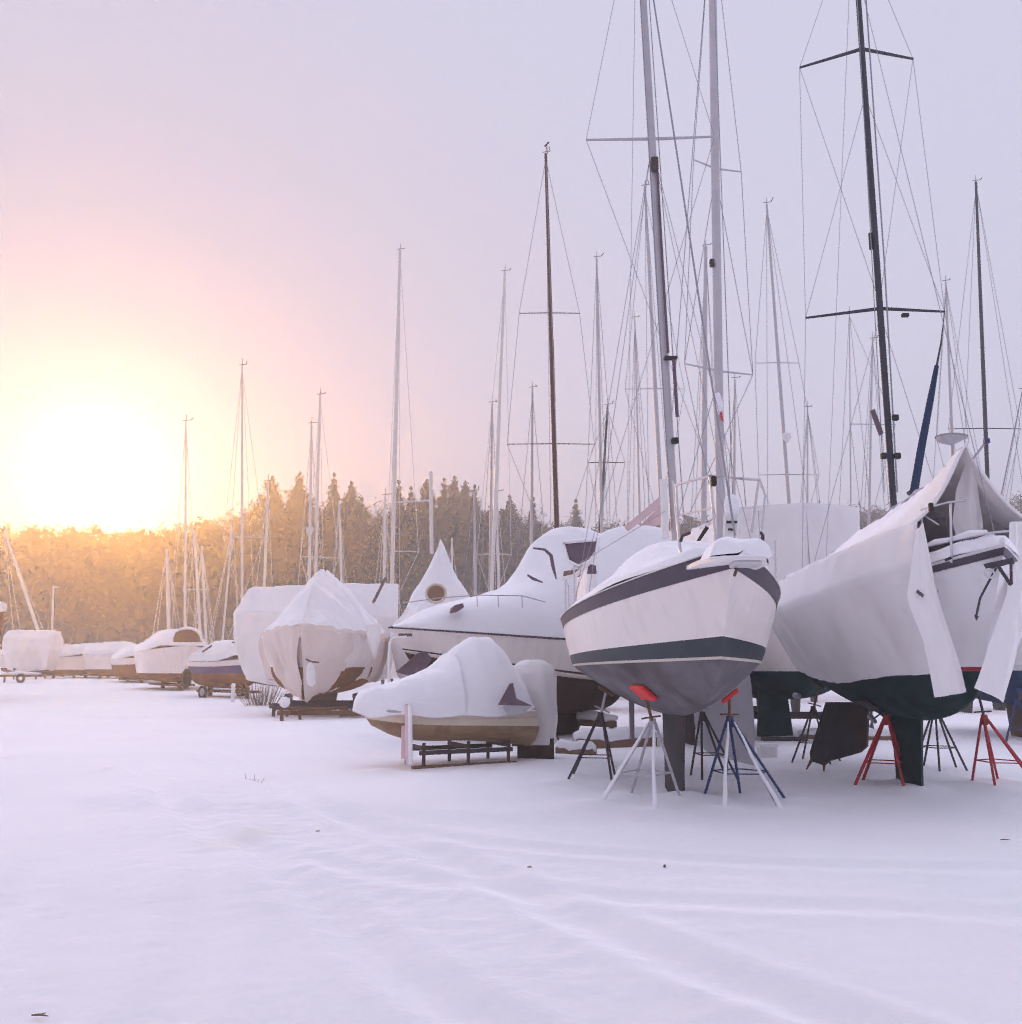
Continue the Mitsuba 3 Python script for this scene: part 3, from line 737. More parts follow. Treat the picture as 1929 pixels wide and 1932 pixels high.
rd = [W(1560, 1325, 14.9), W(1640, 1325, 14.4), W(1637, 1408, 14.4), W(1624, 1420, 14.45), W(1566, 1436, 14.8), W(1556, 1444, 14.85), W(1532, 1436, 14.95), W(1530, 1420, 14.95), W(1566, 1388, 14.9)]
rk = part(b, 'rudder', M().plate(rd, 0.07), 'keel_iron', 20, 'dark rust stained rudder turned to one side')
part(rk, 'spike', M().tube([W(1533, 1432, 14.93), W(1522, 1452, 14.93)], [0.03, 0.012], 7), 'rust_steel')
part(rk, 'spike', M().tube([W(1556, 1438, 14.8), W(1555, 1455, 14.8)], [0.03, 0.012], 7), 'rust_steel')
part(b, 'propeller', M().tube([W(1642, 1352, 13.9), W(1652, 1362, 13.7)], [0.05, 0.03], 9).plate([W(1646, 1356, 13.8), W(1640, 1340, 13.85), W(1648, 1336, 13.85)], 0.015).plate([W(1646, 1356, 13.8), W(1640, 1372, 13.8), W(1650, 1376, 13.8)], 0.015), 'chrome')
part(b, 'log_sensor', M().tube([W(1500, 1312, 15.2), W(1508, 1314, 15.1)], 0.05, 8), 'zinc', True)
Yb = 13.0
top, bot = mast_at(b, (1619, -20), (1690, 1000), Yb, 0.048, 'mast_dark', 0.8, 12, 0.16)
mp = lambda py: bot + (top - bot) * ((W(1650, py, Yb)[2] - bot[2]) / (top[2] - bot[2]))
hb = np.array([B.n[0], B.n[1], 0])                                  # port
fw = np.array([B.h[0], B.h[1], 0])
s1_, s2_ = mp(92), mp(582)
tips = {}
for nm, sp_, half, swp in (('u', s1_, 0.90, 0.38), ('l', s2_, 1.04, 0.30)):
    for sg in (1, -1):
        tips[nm, sg] = sp_ + hb * sg * half - fw * swp + [0, 0, 0.02]
        part(b, 'spreader', M().tube([sp_, tips[nm, sg]], [0.030, 0.018], 8), 'mast_dark', True)
ch = {1: B.L3(4.2, 1.3, 2.65), -1: B.L3(4.2, -1.3, 2.65)}
sg_l = []
for sg in (1, -1):
    sg_l += [[top, tips['u', sg], tips['l', sg], ch[sg]], [tips['u', sg], s2_ + [0, 0, 0.1]], [tips['l', sg], mp(180)], [s2_ - [0, 0, .1], B.L3(3.8, 1.2 * sg, 2.65)]]
wires(b, sg_l + [[top, B.L3(0, 0, 3.7)], [top - [0, 0, 1.0], B.L3(7.9, 0, 3.0)]], 0.0042)
part(b, 'halyard', M().tube([mp(-10) + [0.10, -0.05, 0], mp(500) + [0.09, -0.06, 0], mp(930) + [0.04, -0.06, 0]], 0.012, 5), 'wire', True)
part(b, 'halyard', M().tube([mp(-10) + [-0.05, -0.07, 0], mp(440) + [-0.09, -0.06, 0], mp(930) + [-0.15, -0.06, 0]], 0.007, 5), 'wire', True)
part(b, 'sail_track', M().tube([mp(440) + [-0.07, 0, 0], mp(470) + [-0.07, 0, 0]], 0.03, 7), 'black_plastic')
part(b, 'spreader_lamp', M().box(mp(590) + [0.33, -0.1, -0.08], [0.055, 0.03, 0.03], ch=0.01), 'black_plastic')
for dx, py in ((0.09, 790), (0.08, 862), (-0.12, 862)):
    part(b, 'winch', M().box(mp(py) + [dx, -0.06, 0], [0.045, 0.035, 0.045], ch=0.012), 'black_plastic')
part(b, 'rolled_ladder', M().plate([W(1643, 775, 12.9), W(1650, 772, 12.9), W(1667, 818, 12.9), W(1660, 822, 12.9)], 0.04), 'plum_cloth')
ns_ = [W(1725, 928, 12.1), W(1738, 850, 12.1), W(1756, 755, 12.1), W(1768, 690, 12.1)]
part(b, 'furled_sail', M().tube(ns_, [0.055, 0.052, 0.045, 0.03], 10), 'navy_cloth', True, 'navy blue sock of the furled sail')
part(b, 'furling_line', M().tube([ns_[-1], W(1776, 648, 12.1), tips['l', 1]], [0.016, 0.012, 0.006], 7), 'dark_steel', True)
part(b, 'boom_end', M().tube([W(1714, 932, 12.1), W(1727, 922, 12.1)], 0.03, 8), 'dark_steel')
GB = 'pipe stands under the tarpaulined sailboat'
jack_stand(5.12, 12.9, 0.98, on_bottom(B, .54, .24, -1), 'red_paint', 0.5, 4, 0.25, 'red pipe stand left of the dark green keel', GB, lean=.13, pad_mat='dark_steel', screw_mat='dark_steel', pipe=0.022)
jack_stand(6.95, 13.0, 0.98, ([6.55, 12.9, 1.42], [-.5, 0, .85]), 'red_paint', 0.5, 5, 0.1, 'red pipe stand standing apart at the right under the tarpaulined sailboat', GB, lean=-.28, pad_mat='dark_steel', screw_mat='dark_steel')
jack_stand(7.0, 15.2, 0.98, on_bottom(B, .29, .27, 1), 'dark_steel', 0.45, 5, 0.5, 'dark pipe stand between the two red stands, farther back', GB, pad_mat='dark_steel')
jack_stand(5.35, 16.3, 0.95, on_bottom(B, .13, .30, -1), 'dark_steel', 0.5, 4, 0.2, 'dark pipe stand behind the turned rudder of the tarpaulined sailboat', GB, pad_mat='dark_steel')


# ------------------------------------------------------------------ trailers, cradles
def beam_cradle(parent, h, colour, ztop, snowy=True, xs=(0.25, 0.6), half=0.9, name='cradle_beam'):
    for q in xs:
        c = h.L3(q * h.L, 0, ztop)
        ax = np.array([[h.n[0], h.n[1], 0], [h.h[0], h.h[1], 0], [0, 0, 1]])
        part(parent, name, M().box(c, [half, 0.07, 0.08], ax, 0.01), colour)
        for sg in (-1, 1):
            f = h.L3(q * h.L, sg * half * 0.9, 0)
            part(parent, 'cradle_post', M().box([f[0], f[1], (ztop + gz(f[0], f[1])) / 2 + 0.03], [0.05, 0.05, max(0.05, (ztop - gz(f[0], f[1])) / 2 + 0.05)], ax, 0.008), colour)


# ------------------------------------------------------------------ the motor cruiser at the left of the cream sailboat
hd = math.atan2(-4.7, 4.6)
C = Hull((-2.55, 18.9), hd, 6.7, 1.30, (2.38, 2.36, 2.52), 1.36, (0.62, 0.55, 1.42), rake=0.9, counter=0.1, r=0.85, smax=0.5, p=2.3, wl_rise=0.66, a=0.8, b=0.8, bwf=0.9)
c = thing('motor_cruiser', 'snow buried motor cruiser with curved hood, between dinghy and cream sailboat', 'motor cruiser')
part(c, 'bottom', C.strip(0.0, 0.485, 16), 'antifoul_brown')
part(c, 'waterline_stripe', C.strip(0.485, 0.51, 3, off=0.004), 'cream_line')
part(c, 'spray_rail', C.strip(0.535, 0.56, 3, off=0.012), 'antifoul_brown')
part(c, 'topsides', C.strip(0.51, 0.97, 12), 'gelcoat')
part(c, 'rubbing_strake', C.strip(0.97, 1.0, 3, off=0.025), 'cove_slate')
part(c, 'transom', C.transom(), 'gelcoat')
# superstructure, snowed over: height along the boat read off the side
tS = np.array([0, .02, .06, .14, .20, .26, .31, .36, .43, .54, .62, .80, .92, 1.0])
zS = np.array([2.5, 5.05, 5.18, 5.22, 5.20, 4.95, 4.38, 3.98, 3.66, 3.40, 3.28, 2.98, 2.66, 2.52])
rows = []
for s_ in np.linspace(0.0, 0.99, 80):
    zt, bd, zs_ = np.interp(s_, tS, zS), float(C.beam(s_)), float(C.sheer_z(np.array(s_)))
    q = np.linspace(-math.pi / 2, math.pi / 2, 41)
    narrow = 1 - 0.12 * smoothstep(3.2, 4.6, zt)
    y = bd * 1.01 * np.sign(np.sin(q)) * np.abs(np.sin(q)) ** (0.55 if zt < 3.5 else 0.75) * (narrow + (1 - narrow) * np.abs(np.sin(q)) ** 6)
    z = zs_ + (zt - zs_) * np.maximum(0, np.cos(q)) ** (0.62 if zt < 3.4 else 0.62 - .22 * smoothstep(3.4, 4.2, zt))
    x, _, _ = C.local(s_, np.array(1.0))
    rows.append(C.world(np.full_like(y, float(x)), y, z))
gC = np.array(rows)
gC[..., 2] += 0.05 * (meshkit.fbm(gC * 1.3, 3, 2) - .5) * smoothstep(2.45, 2.9, gC[..., 2])
part(c, 'hood_cover', M().grid(gC), 'snow', True, 'snow caked hood and foredeck')
part(c, 'hood_seam', M().tube([W(1006, 1034, 19.9), W(1028, 1037, 19.9), W(1040, 1048, 19.9), W(1044, 1070, 19.7), W(1050, 1092, 19.5)], [.02, .03, .04, .04, .015], 8), 'plum_cloth', True)
part(c, 'hood_zip', M().tube([W(996, 1085, 19.6), W(1006, 1092, 19.5), W(1024, 1099, 19.4)], [.02, .035, .015], 7), 'plum_cloth', True)
part(c, 'deck_hatch', M().hull([W(848, 1158, 18.75), W(858, 1142, 18.8), W(874, 1138, 18.9), W(876, 1146, 18.9), W(862, 1155, 18.75), W(850, 1148, 19.2), W(870, 1140, 19.3)]), 'plum_cloth')
part(c, 'side_rail', M().tube([W(760, 1138, 19.0), W(830, 1128, 19.0), W(900, 1123, 19.3), (W(985, 1124, 19.4)), W(1030, 1136, 19.4)], 0.012, 6), 'zinc', True)
for px, py in ((900, 1123), (940, 1124), (985, 1125)):
    part(c, 'rail_post', M().tube([W(px, py, 19.3), W(px + 1, py + 22, 19.3)], 0.010, 6), 'zinc', True)
part(c, 'boarding_ladder', M().tube([W(768, 1202, 18.5), W(742, 1204, 18.45), W(736, 1212, 18.45), W(734, 1250, 18.45), W(735, 1300, 18.45)], 0.032, 8), 'white_paint', True)
part(c, 'bow_fitting', M().box(W(765, 1198, 18.6), [0.14, 0.04, 0.03], ch=0.01), 'plum_cloth')
part(c, 'hull_window', M().plate([W(748, 1268, 18.75), W(790, 1232, 18.85), W(806, 1230, 19.0), W(814, 1244, 19.05), W(790, 1280, 18.85)], 0.03), 'plum_cloth')
part(c, 'keel', keel_fin(C, 0.5, 2.4, 0.8, 2.2, 0.75, 0.06, 0.22), 'antifoul_brown')
beam_cradle(c, C, 'wood', 0.34, xs=(0.12, 0.55), half=1.2)
sb = part(c, 'beam_snow', M().tube([C.L3(0.12 * 6.7, y_, 0.50 + 0.03 * math.sin(y_ * 5)) for y_ in np.linspace(-1.2, 1.25, 10)], [.05, .11, .13, .12, .14, .12, .13, .12, .11, .05], 10), 'snow', True)
jack_stand(0.62, 19.2, 0.95, on_bottom(C, .58, .30, 1), 'dark_steel', 0.5, 4, 0.3, 'thin dark pipe stand under the snow buried motor cruiser', None, pad_mat='wood')

# snowed-over beams lying under and behind the boats
for q, (p0, p1, r_, lab) in enumerate([((1.3, 18.9), (3.0, 19.4), 0.19, 'snow capped timber beam lying between the stands of the cream sailboat'),
                                       ((0.9, 18.1), (1.6, 17.7), 0.13, 'short snow covered timber beam beside the white outboard cover'),
                                       ((6.7, 21.5), (9.3, 21.0), 0.12, 'dark snow topped timber beam lying behind the red stands')]):
    t = thing('timber_beam', lab, 'timber beam')
    p0, p1 = np.array([*p0, gz(*p0)]), np.array([*p1, gz(*p1)])
    dx = (p1 - p0)[:2] / np.linalg.norm((p1 - p0)[:2])
    part(t, 'log', M().box((p0 + p1) / 2 + [0, 0, r_ * .6], [np.linalg.norm(p1 - p0) / 2, r_ * 0.8, r_ * 0.7], [[dx[0], dx[1], 0], [-dx[1], dx[0], 0], [0, 0, 1]], 0.02), 'wood')
    part(t, 'snow_cap', M().tube([p0 + (p1 - p0) * q_ + [0, 0, r_ * 1.45 + .02 * math.sin(11 * q_)] for q_ in np.linspace(-.01, 1.01, 9)], [r_ * .5] + [r_ * .9, r_ * .85, r_ * .95, r_ * .9, r_ * .92, r_ * .85, r_ * .9] + [r_ * .5], 10), 'snow', True)

# ------------------------------------------------------------------ the small dinghy on its trailer, with a covered outboard
hd = math.atan2(-2.75, 1.35)
D = Hull((-2.52, 15.25), hd, 2.95, 0.74, (0.98, 0.93, 1.03), 0.78, (0.30, 0.45, 0.74), rake=0.22, counter=-0.1, r=0.86, smax=0.45, p=7.0, a=0.75, b=0.8, bwf=0.93, wl_rise=0.10)
d = thing('dinghy', 'small ochre hulled dinghy on a low trailer under a smooth lump of snow', 'dinghy')
part(d, 'bottom', D.strip(0.0, 0.42, 12), 'ochre_hull')
part(d, 'hull_stripe', D.strip(0.42, 0.62, 5), 'cream_hull')
part(d, 'red_stripe', D.strip(0.62, 0.70, 3, off=0.004), 'pink_cloth')
part(d, 'topsides', D.strip(0.70, 1.0, 6), 'cream_hull')
part(d, 'transom', D.transom(), 'ochre_hull')
part(d, 'gunwale', M().tube(D.strip(0.97, 1.0, 2, off=0.02).v[0].reshape(-1, 2, 3)[:, 1], 0.022, 7), 'zinc', True)
ts = np.array([0, .04, .12, .22, .32, .42, .55, .70, .84, .93, .965, .985, .995, 1.0])
zt = np.array([1.25, 1.66, 2.0, 2.24, 2.24, 2.04, 1.70, 1.52, 1.38, 1.31, 1.25, 1.17, 1.09, .98])
rows = []
for s_ in np.linspace(0.0, 1.0, 90):
    q = np.linspace(-1, 1, 49)
    h_ = np.interp(s_, ts, zt)
    bd = float(D.beam(min(s_, .90))) * 1.04 + 0.03
    if s_ > .90:
        bd *= math.sqrt(max(0.01, 1 - ((s_ - .90) / .1) ** 2))
    y = bd * q
    zb = float(D.sheer_z(np.array(s_))) - 0.04 - 0.10 * s_ ** 10 + 0.02 * math.sin(17 * s_)
    prof = (1 - np.abs(q) ** (2.2 if s_ < .45 else 3.4)) ** (0.85 if s_ < .45 else 0.6)
    x = s_ * D.L - 0.25 * (1 - prof) * s_ ** 8 + 0.11 * s_ ** 9
    rows.append(D.world(x, y, zb + (h_ - zb) * prof))
gD = np.array(rows)
k = smoothstep(0.95, 1.25, gD[..., 2])
gD[..., 2] += 0.15 * k * (meshkit.fbm(gD * 1.7, 3, 6) - .5)
gD[..., 0] += 0.05 * k * (meshkit.fbm(gD * 2.6, 2, 16) - .5)
gD[..., 2] += 0.05 * k * (meshkit.fbm(gD * np.array([5.0, 5.0, 1.5]), 3, 26) - .5)
part(d, 'snow_cover', M().grid(gD), 'snow', True, 'snow laden cover swelling to a peak at the stern')
for px, py, r_ in ((704, 1340, .022), (738, 1337, .026), (779, 1336, .022)):
    part(d, 'fitting', trimesh.creation.icosphere(2, r_ * 1.3).apply_translation(W(px, py, 15.0 + (px - 704) * .0018)), 'plum_cloth', True)
part(d, 'cover_gap', M().plate([W(940, 1330, 15.3), W(958, 1322, 15.36), W(962, 1290, 15.42), W(968, 1289, 15.42), W(974, 1318, 15.36), W(1004, 1332, 15.3), W(988, 1330, 15.3), W(966, 1328, 15.3)], 0.03), 'plum_cloth')
part(d, 'seat_pad', M().hull([W(948, 1334, 15.3), W(1002, 1334, 15.3), W(985, 1348, 15.3), W(958, 1350, 15.3), W(966, 1328, 15.3), W(965, 1340, 15.9)]), 'zinc')
part(d, 'outboard_leg', M().hull([W(px, py, yy) for px, py in ((968, 1350), (985, 1350), (988, 1408), (966, 1408)) for yy in (16.4, 16.6)]), 'dark_steel')
# outboard under a white cloth, standing behind the stern
o = thing('outboard_engine', 'bulky engine wrapped in white cloth with dark skirt, at the dinghy stern', 'outboard engine')
cen = W(1010, 1330, 17.0)
rows = []
for zz, rx, ry in ((1.88, .12, .12), (1.85, .24, .22), (1.76, .36, .30), (1.6, .42, .34), (1.2, .40, .34), (0.8, .40, .35), (0.55, .36, .34), (0.42, .35, .34), (.36, .34, .33)):
    an = np.linspace(0, 2 * np.pi, 40, endpoint=False)
    w_ = 1 + 0.05 * np.sin(5 * an + zz * 2) + 0.04 * np.sin(9 * an) * (zz < 1.3)
    sx = np.sign(np.cos(an)) * np.abs(np.cos(an)) ** .7
    sy = np.sign(np.sin(an)) * np.abs(np.sin(an)) ** .7
    rows.append(np.stack([cen[0] + .02 + rx * sx * w_ - 0.03 * zz, cen[1] + ry * sy * w_, np.full(40, zz - .05)], -1))
gO = np.array(rows)
part(o, 'cloth_cover', M().grid(np.swapaxes(gO, 0, 1), close_u=True).add(gO[0], [[0, q, q + 1] for q in range(1, 39)]), 'tarp_white', True)
part(o, 'skirt', M().hull([[cen[0] + q * .33, cen[1] + w_ * .28, z_] for q in (-1, 1) for w_ in (-1, 1) for z_ in (-.02, 0.42)]), 'antifoul_brown')
# trailer of the dinghy
t = thing('boat_trailer', 'low brown steel trailer under the ochre dinghy', 'boat trailer')
for sg in (-1, 1):
    part(t, 'rail', M().box((D.L3(0.35, .42 * sg, .30) + D.L3(2.0, .42 * sg, .30)) / 2, [0.85, .03, .035], [[D.h[0], D.h[1], 0], [-D.h[1], D.h[0], 0], [0, 0, 1]], .005), 'dark_steel')
    for x_ in (0.40, 1.15, 1.95):
        p_ = D.L3(x_, .42 * sg, .42)
        part(t, 'post', M().box([p_[0], p_[1], .20], [.028, .028, .26], ch=.005), 'dark_steel')
for x_ in (0.40, 1.15, 1.95):
    part(t, 'cross_bar', M().box(D.L3(x_, 0, .37), [.45, .03, .03], [[D.n[0], D.n[1], 0], [D.h[0], D.h[1], 0], [0, 0, 1]], .005), 'dark_steel')
part(t, 'ground_rail', M().box(D.L3(1.2, .42, .06), [.95, .05, .04], [[D.h[0], D.h[1], 0], [-D.h[1], D.h[0], 0], [0, 0, 1]], .005), 'wood')
part(t, 'winch_post', M().tube([W(769, 1330, 14.75), W(771, 1442, 14.9)], 0.048, 10), 'pink_paint', True)
part(t, 'post_snow', M().tube([W(774, 1328, 14.70), W(775, 1442, 14.85)], 0.034, 10), 'snow', True)
part(t, 'wheel_chock', M().box(W(763, 1400, 15.0), [.045, .05, .26], ch=.01), 'pink_paint')

# ------------------------------------------------------------------ boats behind
def covered_boat(name, label, cat, bow, heading, L, Bm, sheer, zwl, zk, ridge, tarp='tarp_white', bottom='antifoul_brown', topm='gelcoat', hem=0.6, wall=0.3, wall_in=0.93, ridge_half=0.0, sag=0.2,
                 wrinkle=0.05, seed=1, peaks=(), snow_lo=24, thick=0.09, rake=0.6, keel=True, group=None, r=0.7, droop=.06, s1=1.0, cradle=True, fold=3.0, ns=80, p_=2.2):
    z0 = gz(*bow[:2])
    h = Hull((bow[0], bow[1], z0), heading, L, Bm, sheer, zwl, zk, rake=rake, r=r, p=p_)
    t = thing(name, label, cat, group)
    part(t, 'bottom', h.strip(0, .5, 10, 30), bottom)
    part(t, 'topsides', h.strip(.5, 1, 6, 30), topm)
    part(t, 'transom', h.transom(), topm)
    p, g = cover(h, ridge, wall=wall, wall_in=wall_in, hem=hem, ridge_half=ridge_half, sag=sag, wrinkle=wrinkle, seed=seed, peaks=peaks, droop=droop, s1=s1, fold=fold, ns=ns)
    m = M().grid(p)
    mid = (p[0] + p[0][::-1]) / 2
    m.grid(np.stack([p[0], mid]))
    tk = part(t, 'tarpaulin', m, tarp, True)
    if thick:
        part(tk, 'roof_snow', snow_on(p, snow_lo, thick, seed + 3), 'snow', True)
    if keel:
        part(t, 'keel', keel_fin(h, .35 * L, .6 * L, .37 * L, .55 * L, zk[1] + .12, 0.0, .2), 'keel_iron')
    if cradle:
        beam_cradle(t, h, 'dark_steel', max(0.12, zk[1] - .35) + z0, xs=(.25, .65), half=Bm * .7)
    return t, h, p


# covered boat, bow to the lane, left of the dinghy
eb, E_, pE = covered_boat('covered_boat', 'boat wrapped in a sagging cream tarpaulin with a hanging fender, bow to the lane', 'covered boat', (-6.75, 29.0), math.radians(1), 7.4, 2.12,
                          (2.9, 2.75, 2.95), 1.7, (1.0, .75, .62), lambda s: 4.25 + 0.85 * np.sin(np.clip(s * 1.2, 0, 1) * np.pi) - 1.6 * smoothstep(.74, 1, s), 'tarp_cream', 'antifoul_rust', 'gelcoat', hem=lambda s: 0.34 - 0.30 * smoothstep(.55, .95, s) + .03 * np.sin(s * 13), wall=.12, wall_in=.95,
                          sag=.05, wrinkle=.26, seed=21, thick=.10, snow_lo=20, rake=.9, keel=False, r=.85, fold=2.0, droop=.12, ns=110)
part(eb, 'fender', M().tube([W(586, 1250, 29.0), W(586, 1256, 28.95), W(587, 1275, 28.9), W(588, 1290, 28.9), W(588, 1296, 28.9)], [.03, .12, .15, .13, .03], 12), 'white_paint', True)
part(eb, 'fender_rope', M().tube([W(578, 1244, 29.1), W(586, 1248, 29.0), W(602, 1250, 29.1)], .03, 6), 'plum_cloth')
t = thing('boat_trailer', 'brown steel trailer with jockey wheel under the cream wrapped boat', 'boat trailer')
part(t, 'drawbar', M().tube([W(520, 1336, 28.6), W(610, 1338, 30.0), W(690, 1332, 33.0)], .06, 8), 'rust_steel')
part(t, 'frame_beam', M().box(W(600, 1345, 29.6), [1.3, .06, .07], ch=.01), 'rust_steel')
part(t, 'jockey_leg', M().tube([W(531, 1330, 28.6), W(532, 1362, 28.7)], .06, 8), 'rust_steel')
part(t, 'jockey_leg', M().tube([W(552, 1338, 28.8), W(540, 1352, 28.7)], .04, 8), 'rust_steel')
part(t, 'jockey_leg', M().tube([W(565, 1336, 29.4), W(566, 1358, 29.4)], .05, 8), 'rust_steel')
part(t, 'coupling', M().hull([W(513, 1328, 28.5), W(520, 1326, 28.5), W(522, 1342, 28.5), W(514, 1338, 28.5), W(517, 1330, 28.8)]), 'dark_steel')
part(t, 'hitch_snow', trimesh.creation.icosphere(2, .17).apply_translation(W(537, 1325, 28.6)), 'snow', True)
for px in (650, 672, 690):
    part(t, 'wheel_block', M().box(W(px, 1345, 31.0), [.16, .12, .12], ch=.02), 'rust_steel')
# tent peaked boat behind the cruiser
db, D_, pD = covered_boat('covered_boat', 'boat under a white tarpaulin drawn up to a sharp spire round its mast', 'covered boat', (-2.75, 30.6), math.radians(-2), 7.6, 1.95,
                          (2.9, 2.75, 2.9), 1.6, (1.2, .8, 1.1), lambda s: 3.75 - .9 * smoothstep(.7, 1, s), 'tarp_white', 'antifoul_brown', hem=.35, wall=.25, sag=.15, wrinkle=.08, seed=31,
                          peaks=((.62, 0, 2.62, 1.1),), thick=.07, snow_lo=24, keel=True, r=.85, droop=.10)
part(db, 'vent_rim', trimesh.creation.torus(.33, .05, 22, 8).apply_transform(trimesh.transformations.rotation_matrix(1.25, [1, 0, 0])).apply_translation(W(823, 1120, 30.55)), 'cream_line', True)
part(db, 'vent_hole', M().plate([W(823 + 16 * math.cos(q), 1120 + 15 * math.sin(q), 30.5) for q in np.linspace(0, 2 * np.pi, 20, endpoint=False)], .03), 'wood')
part(db, 'lower_flap', hanging([(W(690, 1180, 30.9), W(720, 1175, 30.7)), (W(694, 1215, 30.8), W(716, 1212, 30.7)), (W(704, 1242, 30.8), W(708, 1242, 30.7))], .1, 4), 'tarp_white', True)
part(db, 'mast', M().tube([W(815, 1045, 33.5), W(813, 890, 33.5)], .07, 8), 'alloy_pale', True)
part(db, 'mast_bar', M().tube([W(742, 948, 33.5), W(815, 944, 33.5)], .035, 6), 'alloy_pale', True)
# long covered boat lying crosswise behind the two
fb, F_, pF = covered_boat('covered_boat', 'long boat lying crosswise under a straight ridged white tarpaulin behind the cream wrapped boat', 'covered boat', (-11.9, 38.9), math.radians(-84), 7.0, 1.3,
                          (2.9, 2.8, 3.0), 1.6, (1.2, .8, 1.1), lambda s: 5.2 - .32 * s - .9 * smoothstep(.9, 1, s), 'tarp_white', 'antifoul_brown', hem=.12, wall=.9, sag=.12, wrinkle=.05, seed=41, thick=.10, r=.8, ridge_half=.12)
part(fb, 'boom', M().tube([W(728, 1090, 36.5), W(704, 1138, 36.3)], .06, 8), 'plum_cloth', True)
# broad covered boat between the two near sailboats
jb, J_, pJ = covered_boat('covered_boat', 'tall boat under a broad flat topped white tarpaulin between the two near sailboats', 'covered boat', (6.5, 19.2), math.radians(0), 8.0, 1.55,
                          (2.75, 2.65, 2.9), 1.6, (1.3, .9, 1.2), lambda s: 5.35 - .12 * smoothstep(.2, .9, s), 'tarp_white', 'antifoul_green', hem=.62, wall=lambda s: .9 * np.ones_like(s), wall_in=1.0, sag=.05, wrinkle=.04, seed=51, thick=.07, ridge_half=1.52, r=.9, s1=.90, keel=True, p_=9)
fr = pJ[-1]
part(jb, 'front_sheet', M().grid(np.stack([fr + (fr * [0, 1, 1] + [6.5, 0, 0] - fr) * q + [0, -.5 * math.sin(q * 1.57), 0] for q in np.linspace(0, 1, 10)])), 'tarp_white', True)
part(jb, 'rudder_panel', M().plate([W(1432, 1292, 21.0), W(1482, 1290, 21.0), W(1496, 1388, 21.0), W(1430, 1390, 21.0)], .12), 'antifoul_green')
part(jb, 'ground_plank', M().box(W(1480, 1394, 20.8), [.5, .1, .04], ch=.01), 'dark_steel')
# sailboat whose grey mast rises behind the cream one
M2 = Hull((4.0, 15.9), math.radians(2), 7.6, 1.12, (2.6, 2.5, 2.75), 1.6, (1.4, .95, 1.3), rake=.9, r=.7)
m2 = thing('sailboat', 'sailboat mostly hidden behind the cream one, with the stout grey mast and red pennant', 'sailboat')
part(m2, 'bottom', M2.strip(0, .5, 10, 30), 'antifoul_brown')
part(m2, 'topsides', M2.strip(.5, 1, 8, 30), 'gelcoat_clean')
part(m2, 'transom', M2.transom(), 'gelcoat_clean')
part(m2, 'deck', M2.deck(), 'gelcoat_clean')
part(m2, 'deck_snow', M2.snow(.15, [(.45, 0, .5, .3, .7)], seed=9), 'snow', True)
part(m2, 'keel', keel_fin(M2, 2.6, 4.2, 2.8, 3.9, 1.05, 0, .2), 'keel_iron')
part(m2, 'hanging_tarp', hanging([(W(1296, 1240, 15.9), W(1410, 1240, 15.7)), (W(1304, 1300, 15.9), W(1418, 1290, 15.65)), (W(1312, 1370, 15.85), W(1424, 1360, 15.6)), (W(1330, 1415, 15.8), W(1425, 1435, 15.6)), (W(1342, 1424, 15.8), W(1427, 1446, 15.6))], .08, 9, 20, 26), 'tarp_grey', True, 'pale grey sheet hanging to the snow')
Ym = 18.6
top, bot = mast_at(m2, (1345, -20), (1362, 1100), Ym, .098, 'alloy', .9, 12, .15)
mp = lambda py: bot + (top - bot) * ((W(1352, py, Ym)[2] - bot[2]) / (top[2] - bot[2]))
tt_ = {}
for nm, py, lx, rx in (('u', 318, (1309, 301), (1399, 324)), ('l', 700, (1292, 686), (1421, 707))):
    for sd, q in ((1, lx), (-1, rx)):
        tt_[nm, sd] = W(*q, Ym + .3)
        part(m2, 'spreader', M().tube([mp(py), tt_[nm, sd]], [.024, .016], 7), 'alloy', True)
for sd in (1, -1):
    wires(m2, [[top, tt_['u', sd], tt_['l', sd], M2.L3(3.8, 1.05 * sd, 2.7)], [mp(330), tt_['l', sd]], [mp(715), M2.L3(4.4, 1.0 * sd, 2.7)]], .008)
wires(m2, [[top, M2.L3(7.5, 0, 2.9)], [top, M2.L3(0, 0, 2.7)]], .010, name='forestay')
part(m2, 'radar_bracket', M().box(mp(500) + [-.13, -.1, 0], [.05, .05, .09], ch=.02), 'black_plastic')
part(m2, 'pennant', M().plate([mp(757) + [-.06, -.16, .02], mp(772) + [.0, -.16, 0], mp(800) + [.06, -.16, 0], mp(795) + [.0, -.16, 0]], .02), 'red_flag')
part(m2, 'snow_clump', M().tube([mp(745) + [-.06, -.12, 0], mp(765) + [-.03, -.13, 0], mp(785) + [0, -.12, 0]], [.05, .09, .04], 9), 'snow', True)

# boat at the right edge
kb, K_, pK = covered_boat('covered_boat', 'covered boat with dark blue bottom cut by the right frame edge', 'covered boat', (12.1, 17.6), 0.0, 7.6, 1.45, (2.6, 2.5, 2.75), 1.62, (1.2, .8, 1.2),
                          lambda s: 3.1 - .3 * smoothstep(.8, 1, s), 'tarp_white', 'antifoul_blue', 'gelcoat_clean', hem=.56, wall=.1, seed=61, keel=True, cradle=False)
jack_stand(10.95, 19.9, .95, on_bottom(K_, .68, .3, -1), 'blue_steel', .45, 4, .3, 'blue pipe stand at the right frame edge', None, pad_mat='blue_steel')


